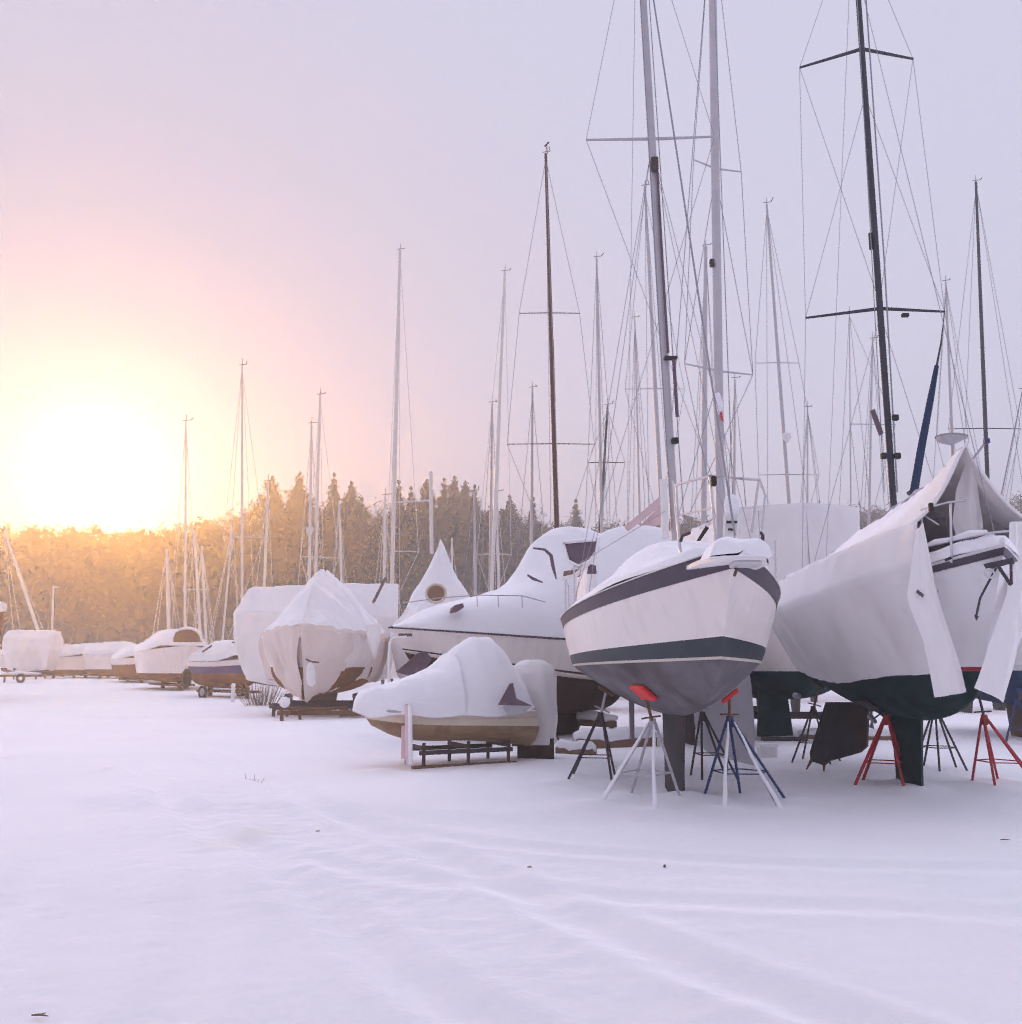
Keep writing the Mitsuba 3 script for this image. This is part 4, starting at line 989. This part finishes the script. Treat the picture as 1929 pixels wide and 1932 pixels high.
def motor_boat(name, label, bow, heading, L, Bm, sheer, zwl, zk, hullm, botm, bumps, screen=None, wheels=True, group=None, seed=1, snow_t=.25):
    z0 = gz(*bow)
    h = Hull((bow[0], bow[1], z0), heading, L, Bm, sheer, zwl, zk, rake=.7, r=.85)
    t = thing(name, label, 'motorboat', group)
    part(t, 'bottom', h.strip(0, .5, 8, 26), botm)
    part(t, 'topsides', h.strip(.5, .8, 5, 26), hullm)
    part(t, 'bulwark', h.strip(.8, 1, 3, 26), 'gelcoat')
    part(t, 'transom', h.transom(), hullm)
    part(t, 'snow_cover', h.snow(snow_t, bumps, v=1.02, amp=.2, seed=seed, ns=46, nv=26), 'snow', True)
    if screen:
        s_, hw, hh = screen
        zb = float(h.sheer_z(np.array(s_))) + snow_t * .8
        arc = [h.L3(s_ * L, hw * math.cos(q), zb + hh * math.sin(q) ** .7) for q in np.linspace(.02, math.pi - .02, 15)]
        part(t, 'windscreen', M().plate(arc, .06), 'plum_cloth')
        part(t, 'screen_frame', M().tube([q + [0, 0, .05] for q in arc], .09, 7), 'snow', True)
    tr = part(t, 'trailer_frame', M().box(h.L3(L * .45, 0, max(.25, zk[1] - .15)), [L * .42, Bm * .35, .06], [[h.h[0], h.h[1], 0], [h.n[0], h.n[1], 0], [0, 0, 1]], .01), 'rust_steel')
    if wheels:
        for sg in (-1, 1):
            c_ = h.L3(L * .35, sg * Bm * .95, .33)
            w = trimesh.creation.torus(.27, .085, 20, 10)
            w.apply_transform(trimesh.geometry.align_vectors([0, 0, 1], [h.n[0], h.n[1], 0]))
            w.apply_translation(c_)
            wk = part(tr, 'wheel', w, 'rubber', True)
            rim = trimesh.creation.cylinder(.2, .1, sections=16)
            rim.apply_transform(trimesh.geometry.align_vectors([0, 0, 1], [h.n[0], h.n[1], 0]))
            rim.apply_translation(c_)
            part(tr, 'rim', rim, 'zinc')
    for x_ in (.15, .75):
        q = h.L3(L * x_, 0, 0)
        part(t, 'prop_block', M().box([q[0], q[1], z0 + (zk[1]) / 2], [.1, .1, zk[1] / 2 + .08], ch=.01), 'wood')
    return t, h


gmb, G_ = motor_boat('motorboat', 'small motorboat with violet blue hull on a trailer, deep in snow', (-12.3, 45.6), math.radians(52), 5.3, 1.2, (1.9, 1.85, 2.1), 1.25, (.6, .5, .9), 'hull_blue', 'antifoul_rust', [(.45, 0, .75, .38, .9)], seed=71, snow_t=.35)
part(gmb, 'hatch_strip', M().tube([W(438, 1212, 44.5), W(462, 1212, 44.5), W(480, 1216, 44.5)], [.03, .06, .02], 7), 'plum_cloth')
part(gmb, 'wiper', M().tube([W(382, 1230, 45.5), W(400, 1218, 45.5)], .05, 6), 'plum_cloth')
part(gmb, 'tail_wheel', trimesh.creation.torus(.38, .12, 20, 10).apply_transform(trimesh.transformations.rotation_matrix(1.57, [0, 1, 0])).apply_translation(W(352, 1280, 46.0)), 'rubber', True)
hmb, H_ = motor_boat('motorboat', 'snow heaped motorboat with an arched windscreen and brown bottom', (-18.9, 53.5), math.radians(32), 8.0, 2.0, (2.5, 2.4, 2.7), 1.05, (.6, .5, .8), 'gelcoat', 'antifoul_rust', [(.45, 0, .9, .35, 1.3)], None, False, seed=72, snow_t=.45)
arc = [W(354 + 25 * math.cos(q), 1214 - 26 * math.sin(q) ** .6, 47.5) for q in np.linspace(.02, math.pi - .02, 15)]
part(hmb, 'windscreen', M().plate(arc, .3), 'wood')
part(hmb, 'screen_frame', M().tube([q + [0, 0, .06] for q in arc], .10, 7), 'snow', True)
for q, (px, Y, L, Bm, zt, head, lab) in enumerate([
        (268, 70, 5.2, 1.4, 2.3, 40, 'low snow covered motorboat with brown hull left of the arched windscreen'),
        (232, 78, 5.6, 1.5, 2.6, 65, 'second low snow covered motorboat from the arched windscreen'),
        (190, 82, 6.0, 1.5, 2.5, 75, 'third low snow covered motorboat from the arched windscreen'),
        (150, 80, 5.0, 1.3, 2.3, 82, 'fourth low snow covered motorboat from the arched windscreen'),
        (300, 84, 5.4, 1.5, 2.8, 55, 'snow covered motorboat hidden behind the arched windscreen boat'),
        (75, 92, 6.0, 1.5, 2.6, 80, 'farthest low snow covered motorboat at the left end of the row'),
        (112, 86, 5.0, 1.4, 2.4, 70, 'low snow covered motorboat beside the slim pole')]):
    x_ = (px - 964.5) / FPX * Y
    bx = x_ + math.sin(math.radians(head)) * L / 2
    motor_boat('motorboat', lab, (bx, Y - math.cos(math.radians(head)) * L / 2), math.radians(head), L, Bm, (zt * .8, zt * .78, zt * .85), zt * .30, (.3, .25, .5), ['antifoul_rust', 'gelcoat', 'gelcoat', 'gelcoat', 'gelcoat', 'gelcoat', 'gelcoat'][q], 'antifoul_rust', [(.45, 0, .7, .35, 1.0)], None, False, 'low motorboats along the far end of the yard', 80 + q, .4)
covered_boat('covered_boat', 'square shouldered boat under white tarpaulin at the far left', 'covered boat', ((8 - 964.5) / FPX * 78 + .3, 78), math.radians(-88), 4.6, 1.3, (2.4, 2.3, 2.5), 1.3, (.7, .5, .8), lambda s: 4.0 - .5 * smoothstep(.85, 1, s),
             'tarp_white', 'antifoul_rust', hem=.2, wall=1.0, seed=91, keel=False, r=.95, ridge_half=.5, ns=40)
lb = covered_boat('covered_boat', 'brown hulled covered boat cut by the left frame edge', 'covered boat', (-26.52, 38.6), math.radians(2), 7.0, 1.5, (4.7, 4.6, 4.9), 1.5, (1.0, .7, .9), lambda s: 5.3 - .3 * smoothstep(.8, 1, s), 'tarp_white', 'antifoul_rust', 'antifoul_rust', hem=.95, wall=.1, wall_in=.97, seed=92, keel=False, r=.85, ns=40)
t = thing('boat_trailer', 'empty snow dusted trailer standing alone at the far left', 'boat trailer')
z0 = gz(-36, 68)
part(t, 'frame', M().box([-36.4, 68, z0 + .5], [1.7, .35, .07], ch=.01), 'rust_steel')
part(t, 'wheel', trimesh.creation.torus(.26, .1, 18, 8).apply_transform(trimesh.transformations.rotation_matrix(1.57, [1, 0, 0])).apply_translation([-36.2, 67.6, z0 + .33]), 'rubber', True)
part(t, 'jockey_leg', M().tube([[-37.6, 68, z0 + .5], [-37.6, 68, z0 - .1]], .07, 7), 'rust_steel')
part(t, 'drawbar', M().tube([[-38.6, 68, z0 + .45], [-34.5, 68, z0 + .55]], .06, 7), 'rust_steel')
part(t, 'snow_layer', M().tube([[-37.8, 68, z0 + .62], [-36.5, 68, z0 + .66], [-34.9, 68, z0 + .63]], [.08, .22, .08], 9), 'snow', True)
t = thing('yard_pole', 'slim pale pole with a short arm at the far left of the yard', 'pole')
part(t, 'shaft', M().tube([W(97, 1225, 82), W(101, 1105, 82)], [.11, .08], 8), 'alloy_pale', True)
part(t, 'arm', M().tube([W(100, 1108, 82), W(112, 1108, 82)], .06, 7), 'alloy_pale', True)
t = thing('marker_post', 'short white marker post in the snow beside the violet blue motorboat', 'post')
x_, y_ = W(440, 1300, 42.5)[:2]
part(t, 'shaft', M().tube([[x_, y_, gz(x_, y_) - .1], [x_, y_, gz(x_, y_) + .75]], .09, 8), 'white_paint', True)
part(t, 'cap', trimesh.creation.icosphere(1, .11).apply_translation([x_, y_, gz(x_, y_) + .78]), 'snow', True)
t = thing('white_bracket', 'small white concrete block in the snow behind the turned rudder', 'concrete block')
x_, y_ = W(1448, 1420, 17.2)[:2]
part(t, 'block', M().box([x_, y_, gz(x_, y_) + .10], [.16, .12, .14], ch=.02), 'white_paint')
part(t, 'snow_cap', M().box([x_, y_, gz(x_, y_) + .26], [.19, .14, .035], ch=.03), 'snow')

# ------------------------------------------------------------------ laid-up sailboats whose masts rise behind the covers
foot = [(-6.6, 33, 1.9), (-2.8, 34, 2.0), (-9, 39, 1.4), (-6, 39, 1.4), (-12, 39, 1.4), (6.4, 23, 1.5), (4.2, 20, 1.2), (12, 21, 1.5), (0, 21.3, 1.4), (-15, 47.5, 1.5)]
MASTS = [  # top, bottom, nearest depth, width, material, spreaders (left, right, y), label
    ((351, 795), (349, 1165), 66, 5, 'alloy_pale', [], 'sailboat with a hair thin mast close to the sun, leftmost of the tall masts'),
    ((457, 690), (457, 1112), 44, 5, 'alloy_pale', [(422, 498, 1013)], 'sailboat with the tall thin mast left of the forest pines'),
    ((315, 1035), (318, 1170), 66, 7, 'alloy_pale', [], 'sailboat with a short thick pale mast, lowest and leftmost of the masts'),
    ((367, 1000), (376, 1165), 70, 6, 'alloy_pale', [(345, 395, 1112)], 'sailboat with a short pale mast leaning left beside the thin mast near the sun'),
    ((381, 1030), (387, 1160), 78, 5, 'alloy_pale', [], 'sailboat with the right one of two short leaning masts near the sun'),
    ((440, 985), (426, 1140), 56, 4, 'alloy_pale', [], 'sailboat with a slender mast leaning right, just left of the tall thin mast'),
    ((506, 908), (499, 1105), 46, 6, 'alloy_pale', [], 'sailboat with a plain pale mast in front of the first pine'),
    ((588, 800), (584, 1070), 50, 6, 'alloy_pale', [(568, 606, 1050)], 'sailboat with a radar cup low on its pale mast'),
    ((604, 745), (596, 1072), 44, 6, 'alloy_pale', [(590, 640, 1052)], 'sailboat with the mast rising over the peak of the cream wrapped boat'),
    ((640, 945), (644, 1088), 52, 5, 'alloy_pale', [], 'sailboat with a short mast right of the cream wrapped boat, against the forest'),
    ((755, 472), (740, 1090), 41, 8, 'alloy_pale', [(735, 790, 1040)], 'sailboat with the tallest mast of the left half, white against the forest'),
    ((727, 935), (725, 1092), 58, 6, 'alloy_pale', [], 'sailboat with a short mast just left of the tallest left mast'),
    ((853, 1015), (853, 1060), 60, 5, 'alloy_pale', [], 'sailboat with only a mast stub showing right of the spire'),
    ((895, 928), (897, 1087), 44, 6, 'alloy', [], 'sailboat with a plain mast between the spire and the curved hood'),
    ((953, 512), (929, 1092), 36, 7, 'alloy_pale', [(900, 965, 1045)], 'sailboat with the tall mast leaning right left of the brown mast'),
    ((929, 760), (925, 1092), 50, 6, 'alloy', [], 'sailboat with the shorter dark topped mast touching the tall leaning one'),
    ((938, 928), (941, 1092), 60, 5, 'alloy_pale', [], 'sailboat with a low mast at the foot of the tall leaning mast'),
    ((1005, 733), (1003, 1015), 38, 6, 'alloy', [], 'sailboat with a grey mast just left of the brown mast'),
    ((1030, 290), (1051, 1005), 27, 9, 'mast_brown', [(980, 1094, 590), (957, 1122, 837)], 'sailboat with the dark brown two spreader mast and wind vane'),
    ((1126, 487), (1136, 1010), 36, 6, 'alloy', [], 'sailboat with the plain grey mast right of the brown mast'),
    ((1147, 765), (1137, 925), 44, 6, 'mast_dark', [(1110, 1180, 872)], 'sailboat with a short dark mast beside the plain grey one'),
    ((1198, 600), (1208, 1000), 44, 4, 'alloy', [], 'sailboat with a thin mast left of the cream sailboat rigging'),
    ((1217, 352), (1250, 990), 30, 8, 'alloy', [(1180, 1292, 733)], 'sailboat with the vane topped mast next to the mast of the cream sailboat'),
    ((1332, 465), (1328, 990), 31, 11, 'alloy', [], 'sailboat with the blunt topped mast left of the stout grey mast'),
    ((1387, 715), (1385, 990), 40, 6, 'alloy', [], 'sailboat with a low plain mast right of the stout grey mast'),
    ((1447, 385), (1491, 975), 33, 7, 'alloy', [(1425, 1508, 684), (1432, 1546, 895)], 'sailboat with the mast over the flat topped cover, radar dome and two spreaders'),
    ((1524, 770), (1524, 975), 42, 4, 'alloy', [], 'sailboat with a short thin mast over the right end of the flat topped cover'),
    ((1603, 590), (1606, 985), 44, 3, 'alloy', [(1605, 1690, 800)], 'sailboat with a very thin mast left of the black mast'),
    ((1647, 640), (1640, 985), 36, 5, 'alloy', [], 'sailboat with a grey mast close beside the foot of the black mast'),
    ((1785, 532), (1800, 900), 34, 6, 'alloy', [(1768, 1828, 827)], 'sailboat with the mast and flat radar disc over the open tarpaulin'),
    ((1842, 343), (1866, 960), 31, 8, 'mast_dark', [(1790, 1926, 808)], 'sailboat with the dark mast at the right edge of the photo'),
    ((8, 1000), (66, 1172), 88, 6, 'alloy_pale', [], 'sailboat with the strongly leaning pale mast at the far left'),
    ((1930, 735), (1885, 960), 48, 3, 'wire', [], 'sailboat with a slanting thin spar at the right frame edge'),
]
for (pt, pbm, Y0, wpx, bs, spr, lab) in MASTS:
    Y = Y0
    while True:
        x_ = W(*pbm, Y)[0]
        if all(not (abs(x_ - fx) < fr_ + 1.05 and abs(Y - fy) < 7.2) for fx, fy, fr_ in foot) or Y > 140:
            break
        Y += 1.0
    foot.append((x_, Y, 1.0))
    t = thing('sailboat', lab, 'sailboat', 'laid-up sailboats behind the front row')
    g0 = gz(x_, Y)
    scale = min(1.0, .75 + .25 * rng.random())
    h = Hull((x_, Y - 3.2, g0), 0.0, 7.0, 1.0, (2.3, 2.2, 2.4), 1.5, (1.3, .9, 1.2), rake=.8)
    part(t, 'hull', h.strip(0, 1, 9, 14), 'gelcoat')
    part(t, 'deck_snow', h.snow(.2, [(.45, 0, .25, .3, .7)], seed=3, ns=24, nv=12), 'snow', True)
    part(t, 'keel', keel_fin(h, 2.6, 4.0, 2.8, 3.7, 1.0, 0, .2), 'keel_iron')
    top_, bot_ = W(*pt, Y), W(*pbm, Y)
    dirv = (top_ - bot_) / (top_[2] - bot_[2])
    base = bot_ + dirv * (g0 + 2.2 - bot_[2])
    r_ = wpx / 2 * Y / FPX
    part(t, 'mast', M().tube([base + (top_ - base) * q for q in (0, .55, 1)], [r_, r_, r_ * .62], 8), bs, True)
    rw = max(.008, Y * .00029)
    pts = lambda py: base + dirv * (W((pt[0] + pbm[0]) / 2, py, Y)[2] - base[2])
    tipq = []
    for lx, rx, py in spr:
        c0 = pts(py)
        l_, r2 = W(lx, py + 1, Y), W(rx, py + 1, Y)
        for q in (l_, r2):
            part(t, 'spreader', M().tube([c0, q], [rw * 2.2, rw * 1.6], 6), bs if bs != 'mast_brown' else 'mast_dark', True)
        tipq.append((l_, r2))
    for sd in (0, 1):
        end = h.L3(3.6, .95 * (1 - 2 * sd), 2.4)
        line = [top_ - [0, 0, .2]] + [q[sd] for q in sorted(tipq, key=lambda e: -e[0][2])] + [end]
        part(t, 'shroud', M().tube(line, rw, 4), 'wire' if bs != 'alloy_pale' else 'alloy_pale', True)
    part(t, 'forestay', M().tube([top_ - [0, 0, .1], h.L3(6.9, 0, 2.5)], rw, 4), 'wire' if bs != 'alloy_pale' else 'alloy_pale', True)
    part(t, 'backstay', M().tube([top_, h.L3(.05, 0, 2.4)], rw, 4), 'wire' if bs != 'alloy_pale' else 'alloy_pale', True)
    part(t, 'masthead', M().tube([top_, top_ + [.02, 0, .25 * Y / 30]], rw, 5).tube([top_ + [-.12 * Y / 30, 0, .06], top_ + [.16 * Y / 30, 0, .10]], rw * 1.3, 5).tube([top_ + [.16 * Y / 30, 0, .10], top_ + [(.10 + .16 * rng.random()) * Y / 30, 0, .10 + .22 * rng.random()]], rw * 1.6, 5), 'dark_steel')
    if 'radar cup' in lab:
        part(t, 'radar_cup', M().tube([W(584, 995, Y), W(584, 1004, Y), W(584, 1012, Y)], [.22, .18, .08], 10), 'alloy_pale', True)
    if 'radar dome' in lab:
        part(t, 'radar_dome', M().tube([W(1485, 818, Y - .3), W(1485, 826, Y - .3), W(1485, 834, Y - .3)], [.15, .17, .05], 10), 'white_paint', True)
    if 'radar disc' in lab:
        part(t, 'radar_disc', M().tube([W(1796, 824, Y - .4), W(1796, 830, Y - .4), W(1798, 838, Y - .4)], [.6, .5, .14], 12), 'zinc', True)
    if 'brown two' in lab:
        part(t, 'wind_vane', M().tube([W(1028, 276, Y), W(1036, 268, Y)], .03, 6).tube([W(1032, 272, Y), W(1033, 290, Y)], .015, 6), 'dark_steel')
        for a_, b_ in ((640, 760), (850, 985)):
            part(t, 'mast_wrap', M().tube([pts(a_) + [r_ * .3, -r_ * .6, 0], pts(b_) + [r_ * .3, -r_ * .6, 0]], r_ * .75, 8), 'mast_brown', True)


# ------------------------------------------------------------------ trees
def cards(c, size, n, rg, aspect=.5, axis=(0, 0), loose=.38):
    """n leaf-sized triangles about the points c (k, 3), facing mostly outward from the stem at axis, as leaves turn to the light."""
    i = rg.integers(0, len(c), n)
    p = c[i] + rg.normal(0, size * .5, (n, 3))
    out = np.stack([p[:, 0] - axis[0], p[:, 1] - axis[1], np.zeros(n)], -1)
    out /= np.linalg.norm(out, axis=1, keepdims=True) + .3
    nrm = out + [0, 0, .35] + rg.normal(0, loose, (n, 3))
    nrm /= np.linalg.norm(nrm, axis=1, keepdims=True)
    u = np.cross(nrm, rg.normal(size=(n, 3)))
    u /= np.linalg.norm(u, axis=1, keepdims=True) + 1e-9
    w = np.cross(nrm, u)
    s = size * (.6 + .8 * rg.random((n, 1)))
    v = np.stack([p - u * s * .5, p + u * s * .5, p + w * s * aspect], 1).reshape(-1, 3)
    return v, np.arange(3 * n).reshape(n, 3)


def pine(base, H, Wd, seed, spruce=False):
    rg = np.random.default_rng(seed)
    trunk = M().tube([base - [0, 0, .5], base + [rg.normal(0, .2), 0, H * .5], base + [rg.normal(0, .25), 0, H * .97]], [H * .016 + .08, H * .011 + .05, .05], 7)
    crown = M()
    lo = .22 if spruce else .38
    core = [(lo - .02, .05)] + [(t_, .55) for t_ in np.linspace(lo, .97, 9)]
    crown.tube([base + [rg.normal(0, .15), 0, H * t_] for t_, _ in core], [.1] + [(min(Wd * .30, .17 * H * (1 - t_)) if spruce else min(Wd * .33, .34 * H * (1 - t_))) * (.8 + .4 * rg.random()) + .05 for t_, _ in core[1:]], 7)
    tiers = int(H * .72)
    for k in range(tiers):
        t = k / (tiers - 1)
        z = H * (lo + (1.0 - lo) * t)
        if spruce:
            R = min(Wd * .55, .30 * (H - z)) * (.75 + .45 * rg.random()) + .10
        else:
            R = min(Wd * .55, .62 * (H - z) ** .85) * (.6 + .65 * rg.random()) + .12
        for j in range(rg.integers(5, 8)):
            an = rg.random() * 6.283
            rr = R * (.55 + .55 * rg.random())
            q = np.linspace(.15, 1, 6)
            droop = -.28 * rr * q ** 1.5 if spruce else .22 * rr * q - .12 * rr * q ** 2
            pts_ = base + np.stack([np.cos(an) * rr * q, np.sin(an) * rr * q, z + droop + rg.normal(0, .12, 6)], -1)
            crown.tube([base + [0, 0, z], pts_[-1]], [.07, .02], 4)
            v, f = cards(pts_, min(1.0, .24 + .26 * rr), 46, rg, .5, base[:2])
            crown.add(v, f)
    return trunk, crown


def bare_tree(base, H, Wd, seed, n=420):
    rg = np.random.default_rng(seed)
    trunk = M().tube([base - [0, 0, .5], base + [rg.normal(0, .3), 0, H * .45], base + [rg.normal(0, .6), 0, H * .85]], [H * .014 + .08, H * .009 + .05, .04], 6)
    crown = M()
    ends = []
    for k in range(16):
        t = .25 + .7 * rg.random()
        p0 = base + [0, 0, H * t * .85]
        an = rg.random() * 6.283
        R = Wd * .5 * math.sin(t * math.pi * .92) ** .6 * (.6 + .5 * rg.random())
        p1 = p0 + [math.cos(an) * R, math.sin(an) * R, H * .16 * (.5 + rg.random())]
        crown.tube([p0, p0 * .4 + p1 * .6 - [0, 0, .3], p1], [.09, .05, .02], 4)
        for q in np.linspace(.3, 1.05, 6):
            ends.append(p0 + (p1 - p0) * q)
    v, f = cards(np.array(ends), 1.35, n, rg, .10, base[:2])
    crown.add(v, f)
    return trunk, crown


YT = 172.0
PINES = [(514, 902, 5.4, 0, 'leftmost tall pine, rounded crown standing clear of the sunlit forest'), (566, 894, 7.2, 0, 'broad tall pine, second from the left on the forest skyline'), (631, 896, 6.4, 1, 'pointed tall spruce right of the broad pine'),
         (664, 912, 5.0, 0, 'smaller pine on the falling shoulder right of the pointed spruce'), (683, 942, 3.6, 1, 'low narrow spruce at the left lip of the skyline gap'), (753, 910, 4.6, 1, 'first spruce right of the skyline gap, behind the tallest left mast'),
         (776, 921, 4.0, 1, 'lower spruce, second right of the skyline gap'), (806, 908, 5.2, 0, 'pine rising straight above the white spire'), (839, 906, 4.8, 1, 'spruce just right of the white spire'), (858, 902, 5.6, 0, 'highest pine right of the white spire'),
         (878, 912, 5.0, 0, 'pine between the highest one and the end of the tall group'), (896, 918, 5.0, 1, 'last tall spruce at the right end of the tall group'), (962, 938, 4.0, 0, 'lone frosted pine right of the tall leaning mast'),
         (1006, 942, 4.6, 1, 'dark spruce behind the plain grey mast'), (1087, 945, 3.4, 1, 'small dark spruce standing alone above the curved hood'), (925, 955, 4.4, 1, 'low spruce behind the tall leaning mast')]
for k, (px, py, wd, sprc, lab) in enumerate(PINES):
    Y = YT + (k * 7 % 11) - 4
    tp = W(px, py, Y)
    base = np.array([tp[0], Y, gz(tp[0], Y)])
    t = thing('spruce_tree' if sprc else 'pine_tree', lab, 'tree', 'tall conifers on the forest skyline')
    tr_, cr_ = pine(base, tp[2] - base[2], wd * 1.75, 100 + k, bool(sprc))
    part(t, 'trunk', tr_, 'bark')
    part(t, 'crown', cr_, 'needles', False)
BARE = [(470, 952, 6, 'rounded bare tree left of the leftmost tall pine'), (705, 948, 8, 'bare rounded tree left half of the skyline gap'), (728, 946, 8, 'bare rounded tree right half of the skyline gap'), (440, 962, 7, 'bare tree behind the tall thin mast'),
        (985, 958, 7, 'frosted bare tree left of the dark spruce'), (1035, 966, 7, 'frosted bare tree behind the brown mast'), (1065, 968, 6, 'frosted bare tree between the brown mast and the small spruce')]
for k, (px, py, wd, lab) in enumerate(BARE):
    Y = YT - 6 + (k * 5 % 7)
    tp = W(px, py, Y)
    base = np.array([tp[0], Y, gz(tp[0], Y)])
    t = thing('bare_tree', lab, 'tree', 'bare trees at the forest edge')
    tr_, cr_ = bare_tree(base, tp[2] - base[2], wd, 200 + k, 900)
    part(t, 'trunk', tr_, 'bark')
    part(t, 'crown', cr_, 'frost_twigs' if 'frosted' in lab else 'twigs', False)

# the wood behind them: one mass
wood = M()
wr = np.random.default_rng(5)
skyl_x = np.array([-700, 0, 100, 200, 300, 400, 470, 520, 660, 700, 740, 900, 960, 1100, 1200, 1500, 1560, 1640, 1700, 1890, 1960, 2700])
skyl_y = np.array([985, 985, 983, 990, 984, 970, 955, 925, 935, 958, 958, 935, 968, 985, 975, 952, 946, 943, 952, 930, 925, 930])
for k in range(820):
    px = -650 + 3300 * (k + wr.random()) / 820
    Y = 176 + 40 * wr.random() ** 1.5
    tp = W(px, np.interp(px, skyl_x, skyl_y) + abs(wr.normal(0, 9)) + 4, Y)
    base = np.array([tp[0], Y, gz(tp[0], Y)])
    H = tp[2] - base[2]
    wood.tube([base - [0, 0, .5], base + [wr.normal(0, .4), 0, H * .8]], [.22, .05], 5)
    z = H * (.06 + .90 * wr.random(16))
    R = 3.4 * np.sin(np.clip(z / H, .12, .97) * np.pi * .95) ** .5 * np.sqrt(wr.random(16))
    an = wr.random(16) * 6.283
    c_ = base + np.stack([np.cos(an) * R, np.sin(an) * R, z], -1)
    top_ = z > H * .80
    if top_.any():
        v, f = cards(c_[top_], 1.5, 70, wr, .14, base[:2])
        wood.add(v, f)
    v, f = cards(c_[~top_] if (~top_).any() else c_, 3.0, 280, wr, .45, base[:2])
    wood.add(v, f)
part(None, 'forest', wood, 'twigs', False)
labels['forest'] = {'label': 'wood of bare trees closing the yard behind the masts', 'category': 'forest', 'kind': 'stuff'}

# brushwood and dead grass by the small boats
for k, (px, py, Y, lab) in enumerate([(495, 1300, 40, 'frosted twiggy bush beside the violet blue motorboat'), (200, 1205, 92, 'low bare bush behind the far motorboats'), (150, 1200, 95, 'low bare bush left of another behind the far motorboats'), (255, 1203, 94, 'low bare bush behind the leftmost end of the arched windscreen boat')]):
    x_ = W(px, py, Y)[0]
    base = np.array([x_, Y, gz(x_, Y)])
    rg = np.random.default_rng(300 + k)
    m = M()
    H = 1.1 if k == 0 else 2.6
    for j in range(60):
        q = rg.normal(0, .55 if k == 0 else 2.2, 2)
        b0 = base + [q[0] * .6, q[1] * .4, -.05]
        m.tube([b0, b0 + [q[0] * .5 + rg.normal(0, .1), q[1] * .3, H * (.5 + .6 * rg.random())]], [.018 * Y / 40, .006 * Y / 40], 4)
    t = thing('bush', lab, 'bush')
    part(t, 'twigs', m, 'frost_twigs' if k == 0 else 'twigs', False)
for k, (px, py, lab) in enumerate([(478, 1478, 'tuft of dead grass poking through the snow left of the wheel tracks'), (600, 1572, 'small brown leaf lying on the snow between the tracks'), (1255, 1637, 'small dark stone on the snow before the cream sailboat'), (1898, 1590, 'thin twig lying on the snow at the right edge'),
                                   (75, 1922, 'broken twig in the snow at the lower left corner'), (800, 1507, 'scrap of bark on the snow below the dinghy'), (1000, 1640, 'small brown twig on the snow, middle of the foreground')]):
    dd = ray(px, py)
    q = np.array([0, 0, EYE]) + dd * (EYE / -dd[2])
    z = gz(q[0], q[1]) + .02
    rg = np.random.default_rng(400 + k)
    m = M()
    if k == 0:
        for j in range(8):
            o_ = rg.normal(0, .05, 2)
            m.tube([[q[0] + o_[0], q[1] + o_[1], z - .05], [q[0] + o_[0] * 2, q[1] + o_[1] * 1.5, z + .05 + .1 * rg.random()]], [.006, .002], 4)
    elif k == 2:
        m.hull(np.array([q[0], q[1], z]) + rg.normal(0, .009, (12, 3)))
    else:
        a_ = rg.random() * 1.0 - .5
        l_ = .045 if k in (3, 4) else .022
        m.tube([[q[0] - l_, q[1] - l_ * a_, z], [q[0], q[1], z + .006], [q[0] + l_, q[1] + l_ * a_, z + .002]], [.004, .006, .002], 5).tube([[q[0], q[1], z + .005], [q[0] + l_ * .3, q[1] + .03, z + .004]], [.004, .002], 5)
    nm = ['grass_tuft', 'fallen_leaf', 'small_stone', 'twig', 'twig', 'bark_scrap', 'twig'][k]
    key = numbered(nm)
    part(None, nm, m, 'dead_grass' if k != 2 else 'dark_steel')
    labels[key] = {'label': lab, 'category': ['grass', 'leaf', 'stone', 'twig', 'twig', 'bark', 'twig'][k]}
